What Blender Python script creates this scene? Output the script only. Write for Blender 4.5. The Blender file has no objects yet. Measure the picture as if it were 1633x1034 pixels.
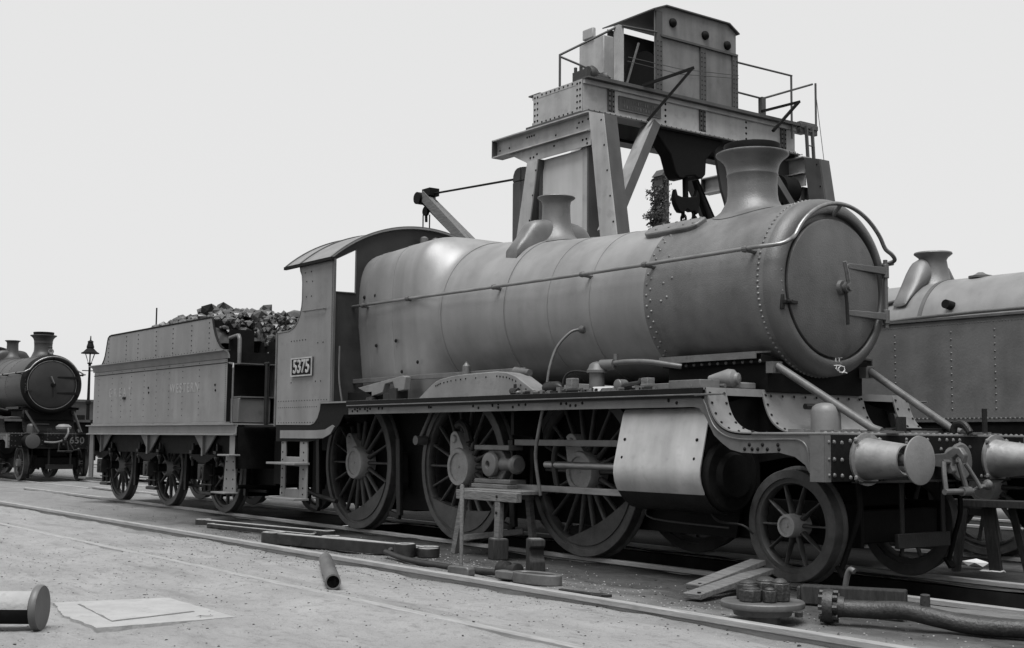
import bpy, bmesh, math, random
from mathutils import Vector, Matrix
R = math.radians
pi = math.pi
scene = bpy.context.scene
COL = scene.collection

# ------------------------------------------------------------------ camera
cam_d = bpy.data.cameras.new('camera')
cam = bpy.data.objects.new('camera', cam_d)
COL.objects.link(cam)
scene.camera = cam
yaw, pit, rol = R(-53.374), R(5.209), R(0.489)
fw = Vector((math.sin(yaw)*math.cos(pit), math.cos(yaw)*math.cos(pit), math.sin(pit)))
rt0 = Vector((math.cos(yaw), -math.sin(yaw), 0))
up0 = rt0.cross(fw)
rt = rt0*math.cos(rol) + up0*math.sin(rol)
up = -rt0*math.sin(rol) + up0*math.cos(rol)
m = Matrix((rt, up, -fw)).transposed().to_4x4()
m.translation = Vector((11.870, -8.965, 1.1515))
cam.matrix_world = m
cam_d.sensor_width = 36
cam_d.lens = 44.464
cam_d.clip_start = 0.1
cam_d.clip_end = 3000

# ------------------------------------------------------------------ world, sun, exposure
SUN_EL, SUN_AZ = R(68), R(138)     # azimuth measured from +Y towards +X; light comes from behind the camera
w = bpy.data.worlds.new('World')
scene.world = w
w.use_nodes = True
nt = w.node_tree
nt.nodes.clear()
sky = nt.nodes.new('ShaderNodeTexSky')
sky.sky_type = 'NISHITA'
sky.sun_disc = False
sky.sun_elevation = SUN_EL
sky.sun_rotation = SUN_AZ
sky.dust_density = 4.0
bw = nt.nodes.new('ShaderNodeRGBToBW')
mixn = nt.nodes.new('ShaderNodeMix')
mixn.data_type = 'FLOAT'
mixn.inputs[0].default_value = 0.9      # an overcast veil: nine tenths even cloud, one tenth clear-sky gradient
mixn.inputs[3].default_value = 5.15
bg = nt.nodes.new('ShaderNodeBackground')
bg.inputs['Strength'].default_value = 0.05
wo = nt.nodes.new('ShaderNodeOutputWorld')
nt.links.new(sky.outputs[0], bw.inputs[0])
nt.links.new(bw.outputs[0], mixn.inputs[2])
nt.links.new(mixn.outputs[0], bg.inputs[0])
nt.links.new(bg.outputs[0], wo.inputs[0])
sl = bpy.data.lights.new('sun', 'SUN')
sl.energy = 1.5
sl.angle = R(36)
sun = bpy.data.objects.new('sun', sl)
COL.objects.link(sun)
sd = Vector((math.sin(SUN_AZ)*math.cos(SUN_EL), math.cos(SUN_AZ)*math.cos(SUN_EL), math.sin(SUN_EL)))
sun.rotation_euler = sd.to_track_quat('Z', 'Y').to_euler()
sun.location = sd*50
vs = scene.view_settings
vs.view_transform = 'Standard'
vs.look = 'None'
vs.exposure = 1.7
vs.gamma = 1.0
vs.use_curve_mapping = False
scene.render.engine = 'CYCLES'

# ------------------------------------------------------------------ materials (all neutral greys: the place as a black-and-white print shows it)
def mat(name, base, rough=.6, metal=0., var=.25, scale=5., bump=.0, bscale=60., stretch=(1, 1, 1), spec=.5, spots=0., spot_base=None, rv=.06, ripple=0., runs=0., ior=1.5):
    if spot_base is None: spot_base = base*.4
    base *= .66; spot_base *= .66
    m = bpy.data.materials.new(name)
    m.use_nodes = True
    t = m.node_tree
    b = t.nodes['Principled BSDF']
    N = t.nodes.new
    L = t.links.new
    tc = N('ShaderNodeTexCoord')
    mp = N('ShaderNodeMapping')
    mp.inputs['Scale'].default_value = stretch
    L(tc.outputs['Object'], mp.inputs[0])
    n1 = N('ShaderNodeTexNoise')
    n1.inputs['Scale'].default_value = scale
    n1.inputs['Detail'].default_value = 8
    n1.inputs['Roughness'].default_value = .62
    L(mp.outputs[0], n1.inputs['Vector'])
    mr = N('ShaderNodeMapRange')
    mr.inputs['From Min'].default_value = .28
    mr.inputs['From Max'].default_value = .72
    mr.inputs['To Min'].default_value = base*(1-var)
    mr.inputs['To Max'].default_value = base*(1+var)
    L(n1.outputs['Fac'], mr.inputs['Value'])
    out = mr.outputs[0]
    if spots:
        n2 = N('ShaderNodeTexNoise')
        n2.inputs['Scale'].default_value = scale*3.1
        n2.inputs['Detail'].default_value = 5
        L(mp.outputs[0], n2.inputs['Vector'])
        r2 = N('ShaderNodeMapRange')
        r2.inputs['From Min'].default_value = .58
        r2.inputs['From Max'].default_value = .70
        L(n2.outputs['Fac'], r2.inputs['Value'])
        mm = N('ShaderNodeMath')
        mm.operation = 'MULTIPLY'
        mm.inputs[1].default_value = spots
        L(r2.outputs[0], mm.inputs[0])
        mx = N('ShaderNodeMix')
        mx.data_type = 'FLOAT'
        L(mm.outputs[0], mx.inputs[0])
        L(out, mx.inputs[2])
        mx.inputs[3].default_value = spot_base
        out = mx.outputs[0]
    if runs:      # water and soot runs: noise drawn out down the plates
        m4 = N('ShaderNodeMapping'); m4.inputs['Scale'].default_value = (2.6, 2.6, .3)
        L(tc.outputs['Object'], m4.inputs[0])
        n4 = N('ShaderNodeTexNoise'); n4.inputs['Scale'].default_value = 1.6; n4.inputs['Detail'].default_value = 7
        L(m4.outputs[0], n4.inputs['Vector'])
        r4 = N('ShaderNodeMapRange'); r4.inputs['From Min'].default_value = .35; r4.inputs['From Max'].default_value = .68
        r4.inputs['To Min'].default_value = 1+runs*.5; r4.inputs['To Max'].default_value = 1-runs
        L(n4.outputs['Fac'], r4.inputs['Value'])
        m5 = N('ShaderNodeMath'); m5.operation = 'MULTIPLY'
        L(out, m5.inputs[0]); L(r4.outputs[0], m5.inputs[1])
        out = m5.outputs[0]
    L(out, b.inputs['Base Color'])
    rr = N('ShaderNodeMapRange')
    rr.inputs['From Min'].default_value = .3
    rr.inputs['From Max'].default_value = .7
    rr.inputs['To Min'].default_value = max(.05, rough-rv)
    rr.inputs['To Max'].default_value = min(1, rough+rv)
    L(n1.outputs['Fac'], rr.inputs['Value'])
    L(rr.outputs[0], b.inputs['Roughness'])
    b.inputs['Metallic'].default_value = metal
    b.inputs['Specular IOR Level'].default_value = spec
    b.inputs['IOR'].default_value = ior
    if bump:
        n3 = N('ShaderNodeTexNoise')
        n3.inputs['Scale'].default_value = bscale
        n3.inputs['Detail'].default_value = 6
        L(mp.outputs[0], n3.inputs['Vector'])
        bp = N('ShaderNodeBump')
        bp.inputs['Strength'].default_value = bump
        bp.inputs['Distance'].default_value = .01
        hgt = n3.outputs['Fac']
        if ripple:    # slight buckling of the plates
            n6 = N('ShaderNodeTexNoise'); n6.inputs['Scale'].default_value = 1.7; n6.inputs['Detail'].default_value = 1
            L(tc.outputs['Object'], n6.inputs['Vector'])
            m6 = N('ShaderNodeMath'); m6.operation = 'MULTIPLY_ADD'; m6.inputs[1].default_value = ripple
            L(n6.outputs['Fac'], m6.inputs[0]); L(hgt, m6.inputs[2]); hgt = m6.outputs[0]
        L(hgt, bp.inputs['Height'])
        L(bp.outputs[0], b.inputs['Normal'])
    return m

PAINT = mat('worn_loco_paint', .33, .5, .45, var=.12, scale=1.8, bump=.12, bscale=70, spots=.3, spot_base=.24, rv=.04, ripple=2.5, runs=.15)
PAINT2 = mat('tender_paint', .22, .48, var=.18, scale=2.4, bump=.16, bscale=40, spots=.45, spot_base=.15, spec=.4, ripple=5, runs=.15)
SMOKE = mat('smokebox_paint', .10, .5, 0, var=.28, scale=2.4, bump=.35, bscale=80, spots=.45, spot_base=.055, runs=.18, ior=1.6)
BLACK = mat('black_iron', .008, .65, var=.45, scale=6, bump=.2, bscale=40, spots=.25, spot_base=.02, spec=.12)
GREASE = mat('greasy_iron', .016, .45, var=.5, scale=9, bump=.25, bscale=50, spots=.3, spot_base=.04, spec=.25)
WHEEL = mat('wheel_iron', .065, .5, var=.4, scale=7, bump=.2, bscale=45, spots=.4, spot_base=.03, spec=.35)
TYRE = mat('tyre_steel', .085, .45, .2, var=.4, scale=8, bump=.12, bscale=50, spots=.3, spot_base=.04, spec=.3)
STEEL = mat('bright_steel', .32, .36, .75, var=.3, scale=10, stretch=(.4, 2, 2))
SHEET = mat('planished_sheet', .66, .42, .7, var=.14, scale=3, bump=.1, bscale=20, spots=.35, spot_base=.45, rv=.05, ripple=3, runs=.2)
PALE = mat('pale_ironwork', .13, .46, .15, var=.3, scale=7, bump=.15, bscale=45, spots=.4, spot_base=.05)
CRANE = mat('crane_paint', .44, .55, var=.2, scale=1.6, bump=.14, bscale=25, spots=.45, spot_base=.27, runs=.18, ripple=4)
CRANED = mat('crane_dark', .07, .6, var=.3, scale=2.4, bump=.1, bscale=25, runs=.2)
RUST = mat('rusted_iron', .035, .5, .2, var=.5, scale=14, bump=.5, bscale=60, spots=.4, spot_base=.08)
RODM = mat('oily_forging', .035, .45, .2, var=.5, scale=9, bump=.2, bscale=60, spots=.35, spot_base=.02, spec=.3)
WOOD = mat('weathered_wood', .15, .8, var=.45, scale=4, bump=.7, bscale=14, stretch=(1.2, 9, 9), spots=.5, spot_base=.06)
WOODD = mat('dark_wood', .04, .8, var=.45, scale=5, bump=.6, bscale=16, stretch=(9, 9, 1.2), spec=.15)
COALM = mat('coal', .05, .36, var=.9, scale=3, bump=.4, bscale=25, spots=.5, spot_base=.2)
CONC = mat('pale_concrete', .38, .85, var=.14, scale=5, bump=.6, bscale=40, spots=.6, spot_base=.29)
CHALK = mat('chalk', .8, .9, var=.1)
CREAM = mat('faded_letter_paint', .34, .7, var=.3, scale=14, spots=.7, spot_base=.23)
GLASS = mat('lamp_glass', .55, .15, var=.1)
LEAF = mat('ivy_leaf', .05, .6, var=.4, scale=4)
RAILM = mat('rail_steel', .33, .6, 0, var=.3, scale=10, stretch=(.3, 3, 3), bump=.2, spots=.4, spot_base=.16)
BRICK = mat('far_wall', .08, .85, var=.3, scale=3)
PITM = mat('pit_wall', .02, .9, var=.4, scale=5, spec=.1)
HOUSE = mat('house_paint', .18, .55, var=.26, scale=1.8, bump=.12, bscale=25, spots=.4, spot_base=.11, runs=.28, ripple=4)
PANEL = mat('white_panel', .62, .6, var=.08, scale=2, runs=.1)
TANKP = mat('tank_paint', .155, .5, var=.2, scale=3, bump=.2, bscale=40, spots=.3, spot_base=.11, runs=.14, ripple=4)
HUBM = mat('hub_face', .34, .55, var=.25, scale=9, bump=.2, bscale=50, spots=.4, spot_base=.16)
VALM = mat('valance_paint', .12, .5, var=.25, scale=4, bump=.15, bscale=40, spots=.45, spot_base=.065, runs=.18)
CABF = mat('cab_front_paint', .035, .55, var=.3, scale=4, spec=.25)
SBPAINT = mat('matt_smokebox_grey', .165, .48, .3, var=.25, scale=3., bump=.35, bscale=90, spots=.45, spot_base=.10, rv=.05, runs=.2, ior=1.7)
BUFM = mat('buffer_steel', .45, .46, .7, var=.2, scale=6, bump=.15, bscale=40, spots=.35, spot_base=.25, rv=.05)
DROPM = mat('drop_sheet_paint', .21, .5, var=.22, scale=3, bump=.12, bscale=40, spots=.4, spot_base=.11, runs=.15)
FACEM = mat('pale_digits_and_rod_sheen', .42, .5, 0, var=.25, scale=8, spots=.3, spot_base=.2)  # number digits and plate border; also the sky sheen painted on rod tops
GRIT = mat('pale_grit', .34, .9, var=.4, scale=30)
PAPER = mat('white_paper', .75, .8, var=.08)

# ------------------------------------------------------------------ mesh helpers
def V(*a): return Vector(a)
class B:
    """collects shapes that become ONE mesh object"""
    def __init__(s): s.v = []; s.f = []
    def add(s, vs, fs):
        o = len(s.v); s.v += [tuple(v) for v in vs]; s.f += [tuple(i+o for i in f) for f in fs]; return s
    def box(s, x0, x1, y0, y1, z0, z1):
        return s.add([(x0,y0,z0),(x1,y0,z0),(x1,y1,z0),(x0,y1,z0),(x0,y0,z1),(x1,y0,z1),(x1,y1,z1),(x0,y1,z1)],
                     [(0,3,2,1),(4,5,6,7),(0,1,5,4),(1,2,6,5),(2,3,7,6),(3,0,4,7)])
    def bar(s, p, q, wd, h, upv=(0, 0, 1), wd2=None, h2=None):
        p, q = Vector(p), Vector(q); d = (q-p).normalized(); u = Vector(upv)
        sx = d.cross(u)
        if sx.length < 1e-4: sx = d.cross(Vector((1, 0, 0)))
        sx.normalize(); u = sx.cross(d)
        vs = []
        for c, a, b in ((p, wd, h), (q, wd2 or wd, h2 or h)):
            for i, j in ((-1,-1),(1,-1),(1,1),(-1,1)): vs.append(c + sx*i*a/2 + u*j*b/2)
        return s.add(vs, [(0,3,2,1),(4,5,6,7),(0,1,5,4),(1,2,6,5),(2,3,7,6),(3,0,4,7)])
    def cyl(s, p, q, r0, r1=None, n=16, caps=True):
        p, q = Vector(p), Vector(q); d = (q-p).normalized()
        a = d.orthogonal().normalized(); b = d.cross(a)
        r1 = r0 if r1 is None else r1
        vs = [p + (a*math.cos(2*pi*i/n)+b*math.sin(2*pi*i/n))*r0 for i in range(n)] + [q + (a*math.cos(2*pi*i/n)+b*math.sin(2*pi*i/n))*r1 for i in range(n)]
        fs = [(i, (i+1) % n, n+(i+1) % n, n+i) for i in range(n)]
        if caps: fs += [tuple(range(n))[::-1], tuple(range(n, 2*n))]
        return s.add(vs, fs)
    def lathe(s, prof, o, axis='z', n=32, closed=False, a0=0., a1=2*pi):
        """prof: (along, radius) pairs"""
        o = Vector(o); full = abs(a1-a0-2*pi) < 1e-6; m_ = n if full else n+1
        ax = {'x': (V(1,0,0), V(0,1,0), V(0,0,1)), 'y': (V(0,1,0), V(0,0,1), V(1,0,0)), 'z': (V(0,0,1), V(1,0,0), V(0,1,0))}[axis]
        vs = []
        for h, r in prof:
            for i in range(m_):
                t = a0+(a1-a0)*i/n
                vs.append(o + ax[0]*h + ax[1]*r*math.cos(t) + ax[2]*r*math.sin(t))
        fs = []; k = len(prof)
        for j in range(k if closed else k-1):
            j2 = (j+1) % k
            for i in range(n):
                i2 = (i+1) % m_
                fs.append((j*m_+i, j*m_+i2, j2*m_+i2, j2*m_+i))
        if not closed and full:
            if prof[0][1] > 1e-5: fs.append(tuple(range(n))[::-1])
            if prof[-1][1] > 1e-5: fs.append(tuple(range((k-1)*n, k*n)))
        return s.add(vs, fs)
    def tube(s, pts, r, n=8, rs=None):
        pts = [Vector(p) for p in pts]; vs = []; k = len(pts)
        a = None
        for j, p in enumerate(pts):
            d = (pts[min(j+1, k-1)] - pts[max(j-1, 0)]).normalized()
            a = d.orthogonal().normalized() if a is None else (a - d*a.dot(d)).normalized()
            b = d.cross(a); rr = rs[j] if rs else r
            vs += [p + (a*math.cos(2*pi*i/n)+b*math.sin(2*pi*i/n))*rr for i in range(n)]
        fs = [(j*n+i, j*n+(i+1) % n, (j+1)*n+(i+1) % n, (j+1)*n+i) for j in range(k-1) for i in range(n)]
        fs += [tuple(range(n))[::-1], tuple(range((k-1)*n, k*n))]
        return s.add(vs, fs)
    def prism(s, poly, axis, a0, a1):
        """poly in the plane across axis: 'y' takes (x,z), 'x' takes (y,z), 'z' takes (x,y)"""
        def P(c, a): return {'y': (c[0], a, c[1]), 'x': (a, c[0], c[1]), 'z': (c[0], c[1], a)}[axis]
        n = len(poly)
        return s.add([P(c, a0) for c in poly]+[P(c, a1) for c in poly],
                     [tuple(range(n)), tuple(range(n, 2*n))[::-1]] + [(i, n+i, n+(i+1) % n, (i+1) % n) for i in range(n)])
    def loft(s, rings, capped=True, closed=True):
        n = len(rings[0]); vs = [p for r in rings for p in r]
        fs = [(j*n+i, j*n+(i+1) % n, (j+1)*n+(i+1) % n, (j+1)*n+i) for j in range(len(rings)-1) for i in range(n if closed else n-1)]
        if capped: fs += [tuple(range(n))[::-1], tuple(range((len(rings)-1)*n, len(rings)*n))]
        return s.add(vs, fs)
    def rivet(s, p, nrm, r=.016, h=.65):
        p = Vector(p); d = Vector(nrm).normalized(); a = d.orthogonal().normalized(); b = d.cross(a); n = 7
        vs = []
        for rr, hh in ((1., -.1), (.82, .45), (.4, .9)):
            vs += [p + (a*math.cos(2*pi*i/n)+b*math.sin(2*pi*i/n))*r*rr + d*r*hh*h for i in range(n)]
        fs = [(j*n+i, j*n+(i+1) % n, (j+1)*n+(i+1) % n, (j+1)*n+i) for j in range(2) for i in range(n)] + [tuple(range(2*n, 3*n))]
        return s.add(vs, fs)
    def mesh(s, name, mt, smooth=30):
        me = bpy.data.meshes.new(name)
        me.from_pydata(s.v, [], s.f)
        bm = bmesh.new(); bm.from_mesh(me)
        bmesh.ops.recalc_face_normals(bm, faces=bm.faces)
        bm.to_mesh(me); bm.free()
        if mt: me.materials.append(mt)
        if smooth:
            me.shade_smooth(); me.set_sharp_from_angle(angle=R(smooth))
        return me
    def obj(s, name, mt, parent=None, smooth=30, bevel=0, seg=2):
        o = bpy.data.objects.new(name, s.mesh(name, mt, smooth))
        COL.objects.link(o)
        if parent is not None: o.parent = parent
        if bevel:
            bv = o.modifiers.new('bevel', 'BEVEL'); bv.width = bevel; bv.segments = seg; bv.limit_method = 'ANGLE'; bv.angle_limit = R(40)
        return o

def smooth_pts(pts, sub=8):
    pts = [Vector(p) for p in pts]; out = []
    for i in range(len(pts)-1):
        p0, p1, p2, p3 = pts[max(i-1, 0)], pts[i], pts[i+1], pts[min(i+2, len(pts)-1)]
        for k in range(sub):
            t = k/sub
            out.append(.5*((2*p1)+(p2-p0)*t+(2*p0-5*p1+4*p2-p3)*t*t+(3*p1-p0-3*p2+p3)*t**3))
    return out+[pts[-1]]
def tag(o, label, cat, group=None):
    o['label'] = label; o['category'] = cat
    if group: o['group'] = group
    return o
def empty(name, loc=(0, 0, 0), rz=0.):
    o = bpy.data.objects.new(name, None); COL.objects.link(o); o.location = loc; o.rotation_euler = (0, 0, rz); o.empty_display_size = .3
    return o
def thing(name, label, cat, loc=(0, 0, 0), rz=0., group=None): return tag(empty(name, loc, rz), label, cat, group)
def structure(o): o['kind'] = 'structure'; return o
def stuff(o): o['kind'] = 'stuff'; return o
def put(me_obj, parent, loc, rot=(0, 0, 0), first=False):
    c = me_obj if first else me_obj.copy()
    if not first: COL.objects.link(c)
    c.parent = parent; c.location = loc; c.rotation_euler = rot
    return c
def kids(o): return [c for c in o.children]
def copy_tree(o, parent=None, skip=(), mats=None):
    c = o.copy(); COL.objects.link(c); c.parent = parent
    for k in kids(o):
        if k.name.split('.')[0] not in skip: copy_tree(k, c, skip)
    return c
def text_mesh(txt, size, depth, name, mt, parent, mw, spacing=1., sx=1.):
    cu = bpy.data.curves.new('letters', 'FONT'); cu.body = txt; cu.size = size; cu.extrude = depth; cu.align_x = 'CENTER'; cu.align_y = 'CENTER'; cu.space_character = spacing
    cu.offset = .002*size/.12
    t = bpy.data.objects.new('letters', cu); COL.objects.link(t)
    bpy.context.view_layer.update()
    me = bpy.data.meshes.new_from_object(t.evaluated_get(bpy.context.evaluated_depsgraph_get()))
    bpy.data.objects.remove(t); bpy.data.curves.remove(cu)
    me.materials.clear(); me.materials.append(mt)
    o = bpy.data.objects.new(name, me); COL.objects.link(o)
    o.parent = parent; o.matrix_local = mw @ Matrix.Diagonal((sx, 1, 1, 1))
    return o
FACE_Y = Matrix(((1,0,0,0),(0,0,-1,0),(0,1,0,0),(0,0,0,1)))          # text readable from -y
FACE_X = Matrix(((0,0,1,0),(1,0,0,0),(0,1,0,0),(0,0,0,1)))           # text readable from +x
rnd = random.Random(7)
def rock(r, seed, sq=(1, 1, 1)):
    """uneven angular lump"""
    g = random.Random(seed); bm = bmesh.new()
    bmesh.ops.create_icosphere(bm, subdivisions=1, radius=r)
    for v in bm.verts:
        k = g.uniform(.72, 1.22); v.co = Vector((v.co.x*sq[0], v.co.y*sq[1], v.co.z*sq[2]))*k
    vs = [tuple(v.co) for v in bm.verts]; fs = [tuple(v.index for v in f.verts) for f in bm.faces]; bm.free()
    return vs, fs
# ================================================================== SETTING
GZ = -.05
def ground_h(x, y):
    h = GZ + .012*math.sin(x*1.3+y*.7)*math.sin(y*1.9-x*.4) + .009*math.sin(x*4.1+1+y)*math.sin(y*5.3+.6*x) + .006*math.sin(x*11.3+3*y)*math.sin(y*13.1-2*x)
    if abs(x) < 30:
        for yr, lift in ((-4.43, .062), (-3.06, -.03)):
            h += lift*math.exp(-((y-yr)/(.32 if lift > 0 else .10))**2)
    return min(h, .014 if y < -3.7 and y > -5.2 else -.012)
def span(a, b, n): return [a+(b-a)*i/n for i in range(n+1)]
gx = span(-900, -60, 10)[:-1] + span(-60, -16, 30)[:-1] + span(-16, 9.4, 200)[:-1] + span(9.4, 40, 20)[:-1] + span(40, 600, 6)
gy = span(-400, -40, 6)[:-1] + span(-40, -8, 20)[:-1] + span(-8, -.62, 80)[:-1] + span(-.62, .62, 4)[:-1] + span(.62, 6, 50)[:-1] + span(6, 60, 24)[:-1] + span(60, 900, 10)
b = B()
idx = {}
PX0, PX1 = -3.554, 30.
gx = sorted(set([round(x, 3) for x in gx]))
PX0 = min(gx, key=lambda x: abs(x+3.55)); PX1 = min(gx, key=lambda x: abs(x-16))
for i, x in enumerate(gx):
    for j, y in enumerate(gy):
        idx[i, j] = len(b.v); b.v.append((x, y, ground_h(x, y)))
for i in range(len(gx)-1):
    for j in range(len(gy)-1):
        if gx[i] >= PX0-1e-6 and gx[i+1] <= PX1+1e-6 and gy[j] >= -.621 and gy[j+1] <= .621: continue
        b.f.append((idx[i, j], idx[i+1, j], idx[i+1, j+1], idx[i, j+1]))
# ground material: trodden ash, pale in the yard, oil-soaked along the working track
gm = bpy.data.materials.new('trodden_ash'); gm.use_nodes = True
t = gm.node_tree; bs = t.nodes['Principled BSDF']; N = t.nodes.new; L = t.links.new
geo = N('ShaderNodeNewGeometry'); sep = N('ShaderNodeSeparateXYZ'); L(geo.outputs['Position'], sep.inputs[0])
def noise(scale, detail=8, st=(1, 1, 1), rough=.6):
    mp = N('ShaderNodeMapping'); mp.inputs['Scale'].default_value = st; L(geo.outputs['Position'], mp.inputs[0])
    n = N('ShaderNodeTexNoise'); n.inputs['Scale'].default_value = scale; n.inputs['Detail'].default_value = detail; n.inputs['Roughness'].default_value = rough
    L(mp.outputs[0], n.inputs['Vector']); return n.outputs['Fac']
def mth(op, a, c=None, d=None):
    n = N('ShaderNodeMath'); n.operation = op
    for k, q in enumerate((a, c, d)):
        if q is None: continue
        if isinstance(q, (int, float)): n.inputs[k].default_value = q
        else: L(q, n.inputs[k])
    return n.outputs[0]
def rng(v, a, c, lo=0., hi=1.):
    n = N('ShaderNodeMapRange'); n.inputs[1].default_value = a; n.inputs[2].default_value = c; n.inputs[3].default_value = lo; n.inputs[4].default_value = hi; L(v, n.inputs[0]); return n.outputs[0]
def mixf(f, a, c):
    n = N('ShaderNodeMix'); n.data_type = 'FLOAT'
    for k, q in ((0, f), (2, a), (3, c)):
        if isinstance(q, (int, float)): n.inputs[k].default_value = q
        else: L(q, n.inputs[k])
    return n.outputs[0]
big = noise(.5, 6); mid = noise(2.2, 9, (.5, 1, 1)); fine = noise(14, 8, (.6, 1, 1), .7); grit = noise(70, 5)
pale = rng(mid, .3, .7, .26, .36)
pale = mixf(rng(fine, .52, .72), pale, .20)
pale = mixf(rng(grit, .58, .72, 0, .7), pale, .10)
pale = mixf(rng(noise(3.1, 9, (.45, 1.3, 1), .75), .56, .70, 0, .6), pale, .12)
pale = mixf(rng(noise(38, 6, (.7, 1, 1), .7), .56, .68, 0, .5), pale, .36)
streaks = noise(1.3, 8, (.25, 2.2, 1))
pale = mixf(rng(streaks, .56, .72, 0, .55), pale, .13)
# oil and soot: everything within a few metres of the working track, ragged edge, heavier forward of the cab where the engine has been stripped
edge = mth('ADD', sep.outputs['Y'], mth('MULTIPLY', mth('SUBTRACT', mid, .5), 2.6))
oil = mth('MULTIPLY', rng(edge, -3.1, -1.9), rng(edge, 12., 8.))
fore = rng(mth('ADD', sep.outputs['X'], mth('MULTIPLY', mth('SUBTRACT', big, .5), 4.)), -9.5, -5.0, .35, 1.)
oil = mth('MULTIPLY', oil, fore)
oil = mth('MULTIPLY', oil, rng(sep.outputs['X'], 30, 14))
dark = rng(fine, .3, .7, .018, .075)
dark = mixf(rng(mid, .55, .68, 0, .55), dark, .14)
# shade under and behind the engines, painted into the ash, except the boards and dust forward of the beam
under_shade = mth('MULTIPLY', mth('MULTIPLY', rng(edge, -1.6, -.6), rng(sep.outputs['Y'], 14, 9)), rng(mth('ADD', sep.outputs['X'], mth('MULTIPLY', mid, 1.2)), 4.9, 4.3))
under_shade = mth('MULTIPLY', under_shade, rng(sep.outputs['X'], -9, -5.5))
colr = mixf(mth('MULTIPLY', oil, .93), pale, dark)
colr = mixf(under_shade, colr, .012)
# unseen ground outside the frame, darkened in colour to cut bounce light on boiler
bounce_cut = mth('MAXIMUM', rng(mth('SUBTRACT', sep.outputs['Y'], mth('MULTIPLY', mid, 1.2)), -7.6, -9.2), rng(sep.outputs['X'], 9.5, 11.5))
colr = mixf(bounce_cut, colr, rng(fine, .3, .7, .04, .1))
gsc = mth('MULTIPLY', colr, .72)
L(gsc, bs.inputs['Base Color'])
bs.inputs['Roughness'].default_value = .9
bs.inputs['Specular IOR Level'].default_value = .1
bp = N('ShaderNodeBump'); bp.inputs['Strength'].default_value = 1.0; bp.inputs['Distance'].default_value = .035
L(mth('ADD', mth('ADD', mid, mth('MULTIPLY', fine, .5)), mth('MULTIPLY', grit, .25)), bp.inputs['Height'])
L(bp.outputs[0], bs.inputs['Normal'])
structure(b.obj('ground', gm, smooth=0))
b = B()
for y in (-.62, .62): b.box(PX0, PX1, y-.004*(1 if y > 0 else -1)-.0, y+(.25 if y > 0 else -.25), -1.0, -.075)
b.box(PX0-.3, PX0, -.9, .9, -1.0, -.075); b.box(PX1, PX1+.3, -.9, .9, -1.0, -.075)
b.box(PX0, PX1, -.62, .62, -1.1, -.95)
structure(b.obj('inspection_pit', PITM))

def rail_poly(y): return [(y-.065,-.14),(y+.065,-.14),(y+.065,-.125),(y+.012,-.11),(y+.012,-.05),(y+.035,-.038),(y+.035,-.006),(y+.029,0),(y-.029,0),(y-.035,-.006),(y-.035,-.038),(y-.012,-.05),(y-.012,-.11),(y-.065,-.125)]
def track(yc, x0, x1, name='railway_track', z=0., dy=0.):
    e = structure(empty(name, (0, 0, z)))
    for s in (-1, 1):
        o = B().prism([(a-yc, c) for a, c in rail_poly(yc+s*.752)], 'x', x0, x1).obj('rail', RAILM, e)
        o.location = (0, yc, 0)
    return e
track(0, -17.2, 30)
track(-3.66, -17.5, 14, z=.018)
track(3.7, -25, 25)
track(1.35, -60, -17.0, z=-.02)
track(7.9, -60, 30)
# loose grit and clinker by the track
b = B()
for k in range(900):
    x = rnd.uniform(-10, 8.6); y = rnd.gauss(-2.0, .75) if k % 3 else rnd.uniform(-7, -.9)
    if -.7 < y < .7: continue
    r = rnd.choice((.005, .006, .007, .008, .009, .012))*rnd.uniform(.6, 1.2)
    vs_, fs_ = rock(r, k, (1.3, 1., .55)); z0 = ground_h(x, y)
    b.add([(vx+x, vy+y, vz+z0+r*.15) for vx, vy, vz in vs_], fs_)
bp_ = B(); gq = random.Random(99)
pool = [rock(1., 300+k, (1.2, 1., .6)) for k in range(12)]
for bb, num in ((bp_, 5200), (b, 2600)):
    for k in range(num):
        d = gq.random()**.6; x = 8.6-11*d+gq.uniform(-1.5, 1.5); y = gq.uniform(-7.4, -1.6)
        if gq.random() < .4: y = gq.gauss(-2.95, .22) if gq.random() < .5 else gq.gauss(-2.2, .4)
        if -.8 < y < .8: continue
        r = gq.choice((.003, .004, .005, .006, .008)); vs_, fs_ = pool[k % 12]; z0 = ground_h(x, y); c_, s_ = math.cos(k), math.sin(k)
        bb.add([((vx*c_-vy*s_)*r+x, (vx*s_+vy*c_)*r+y, vz*r+z0+r*.2) for vx, vy, vz in vs_], fs_)
o = stuff(bp_.obj('pale_gravel', GRIT, smooth=0)); tag(o, 'fine pale gravel scattered over the yard surface', 'gravel')
g = stuff(b.obj('clinker_grit', RUST, smooth=0)); tag(g, 'loose clinker and grit strewn over the trodden ground', 'grit')
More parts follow.
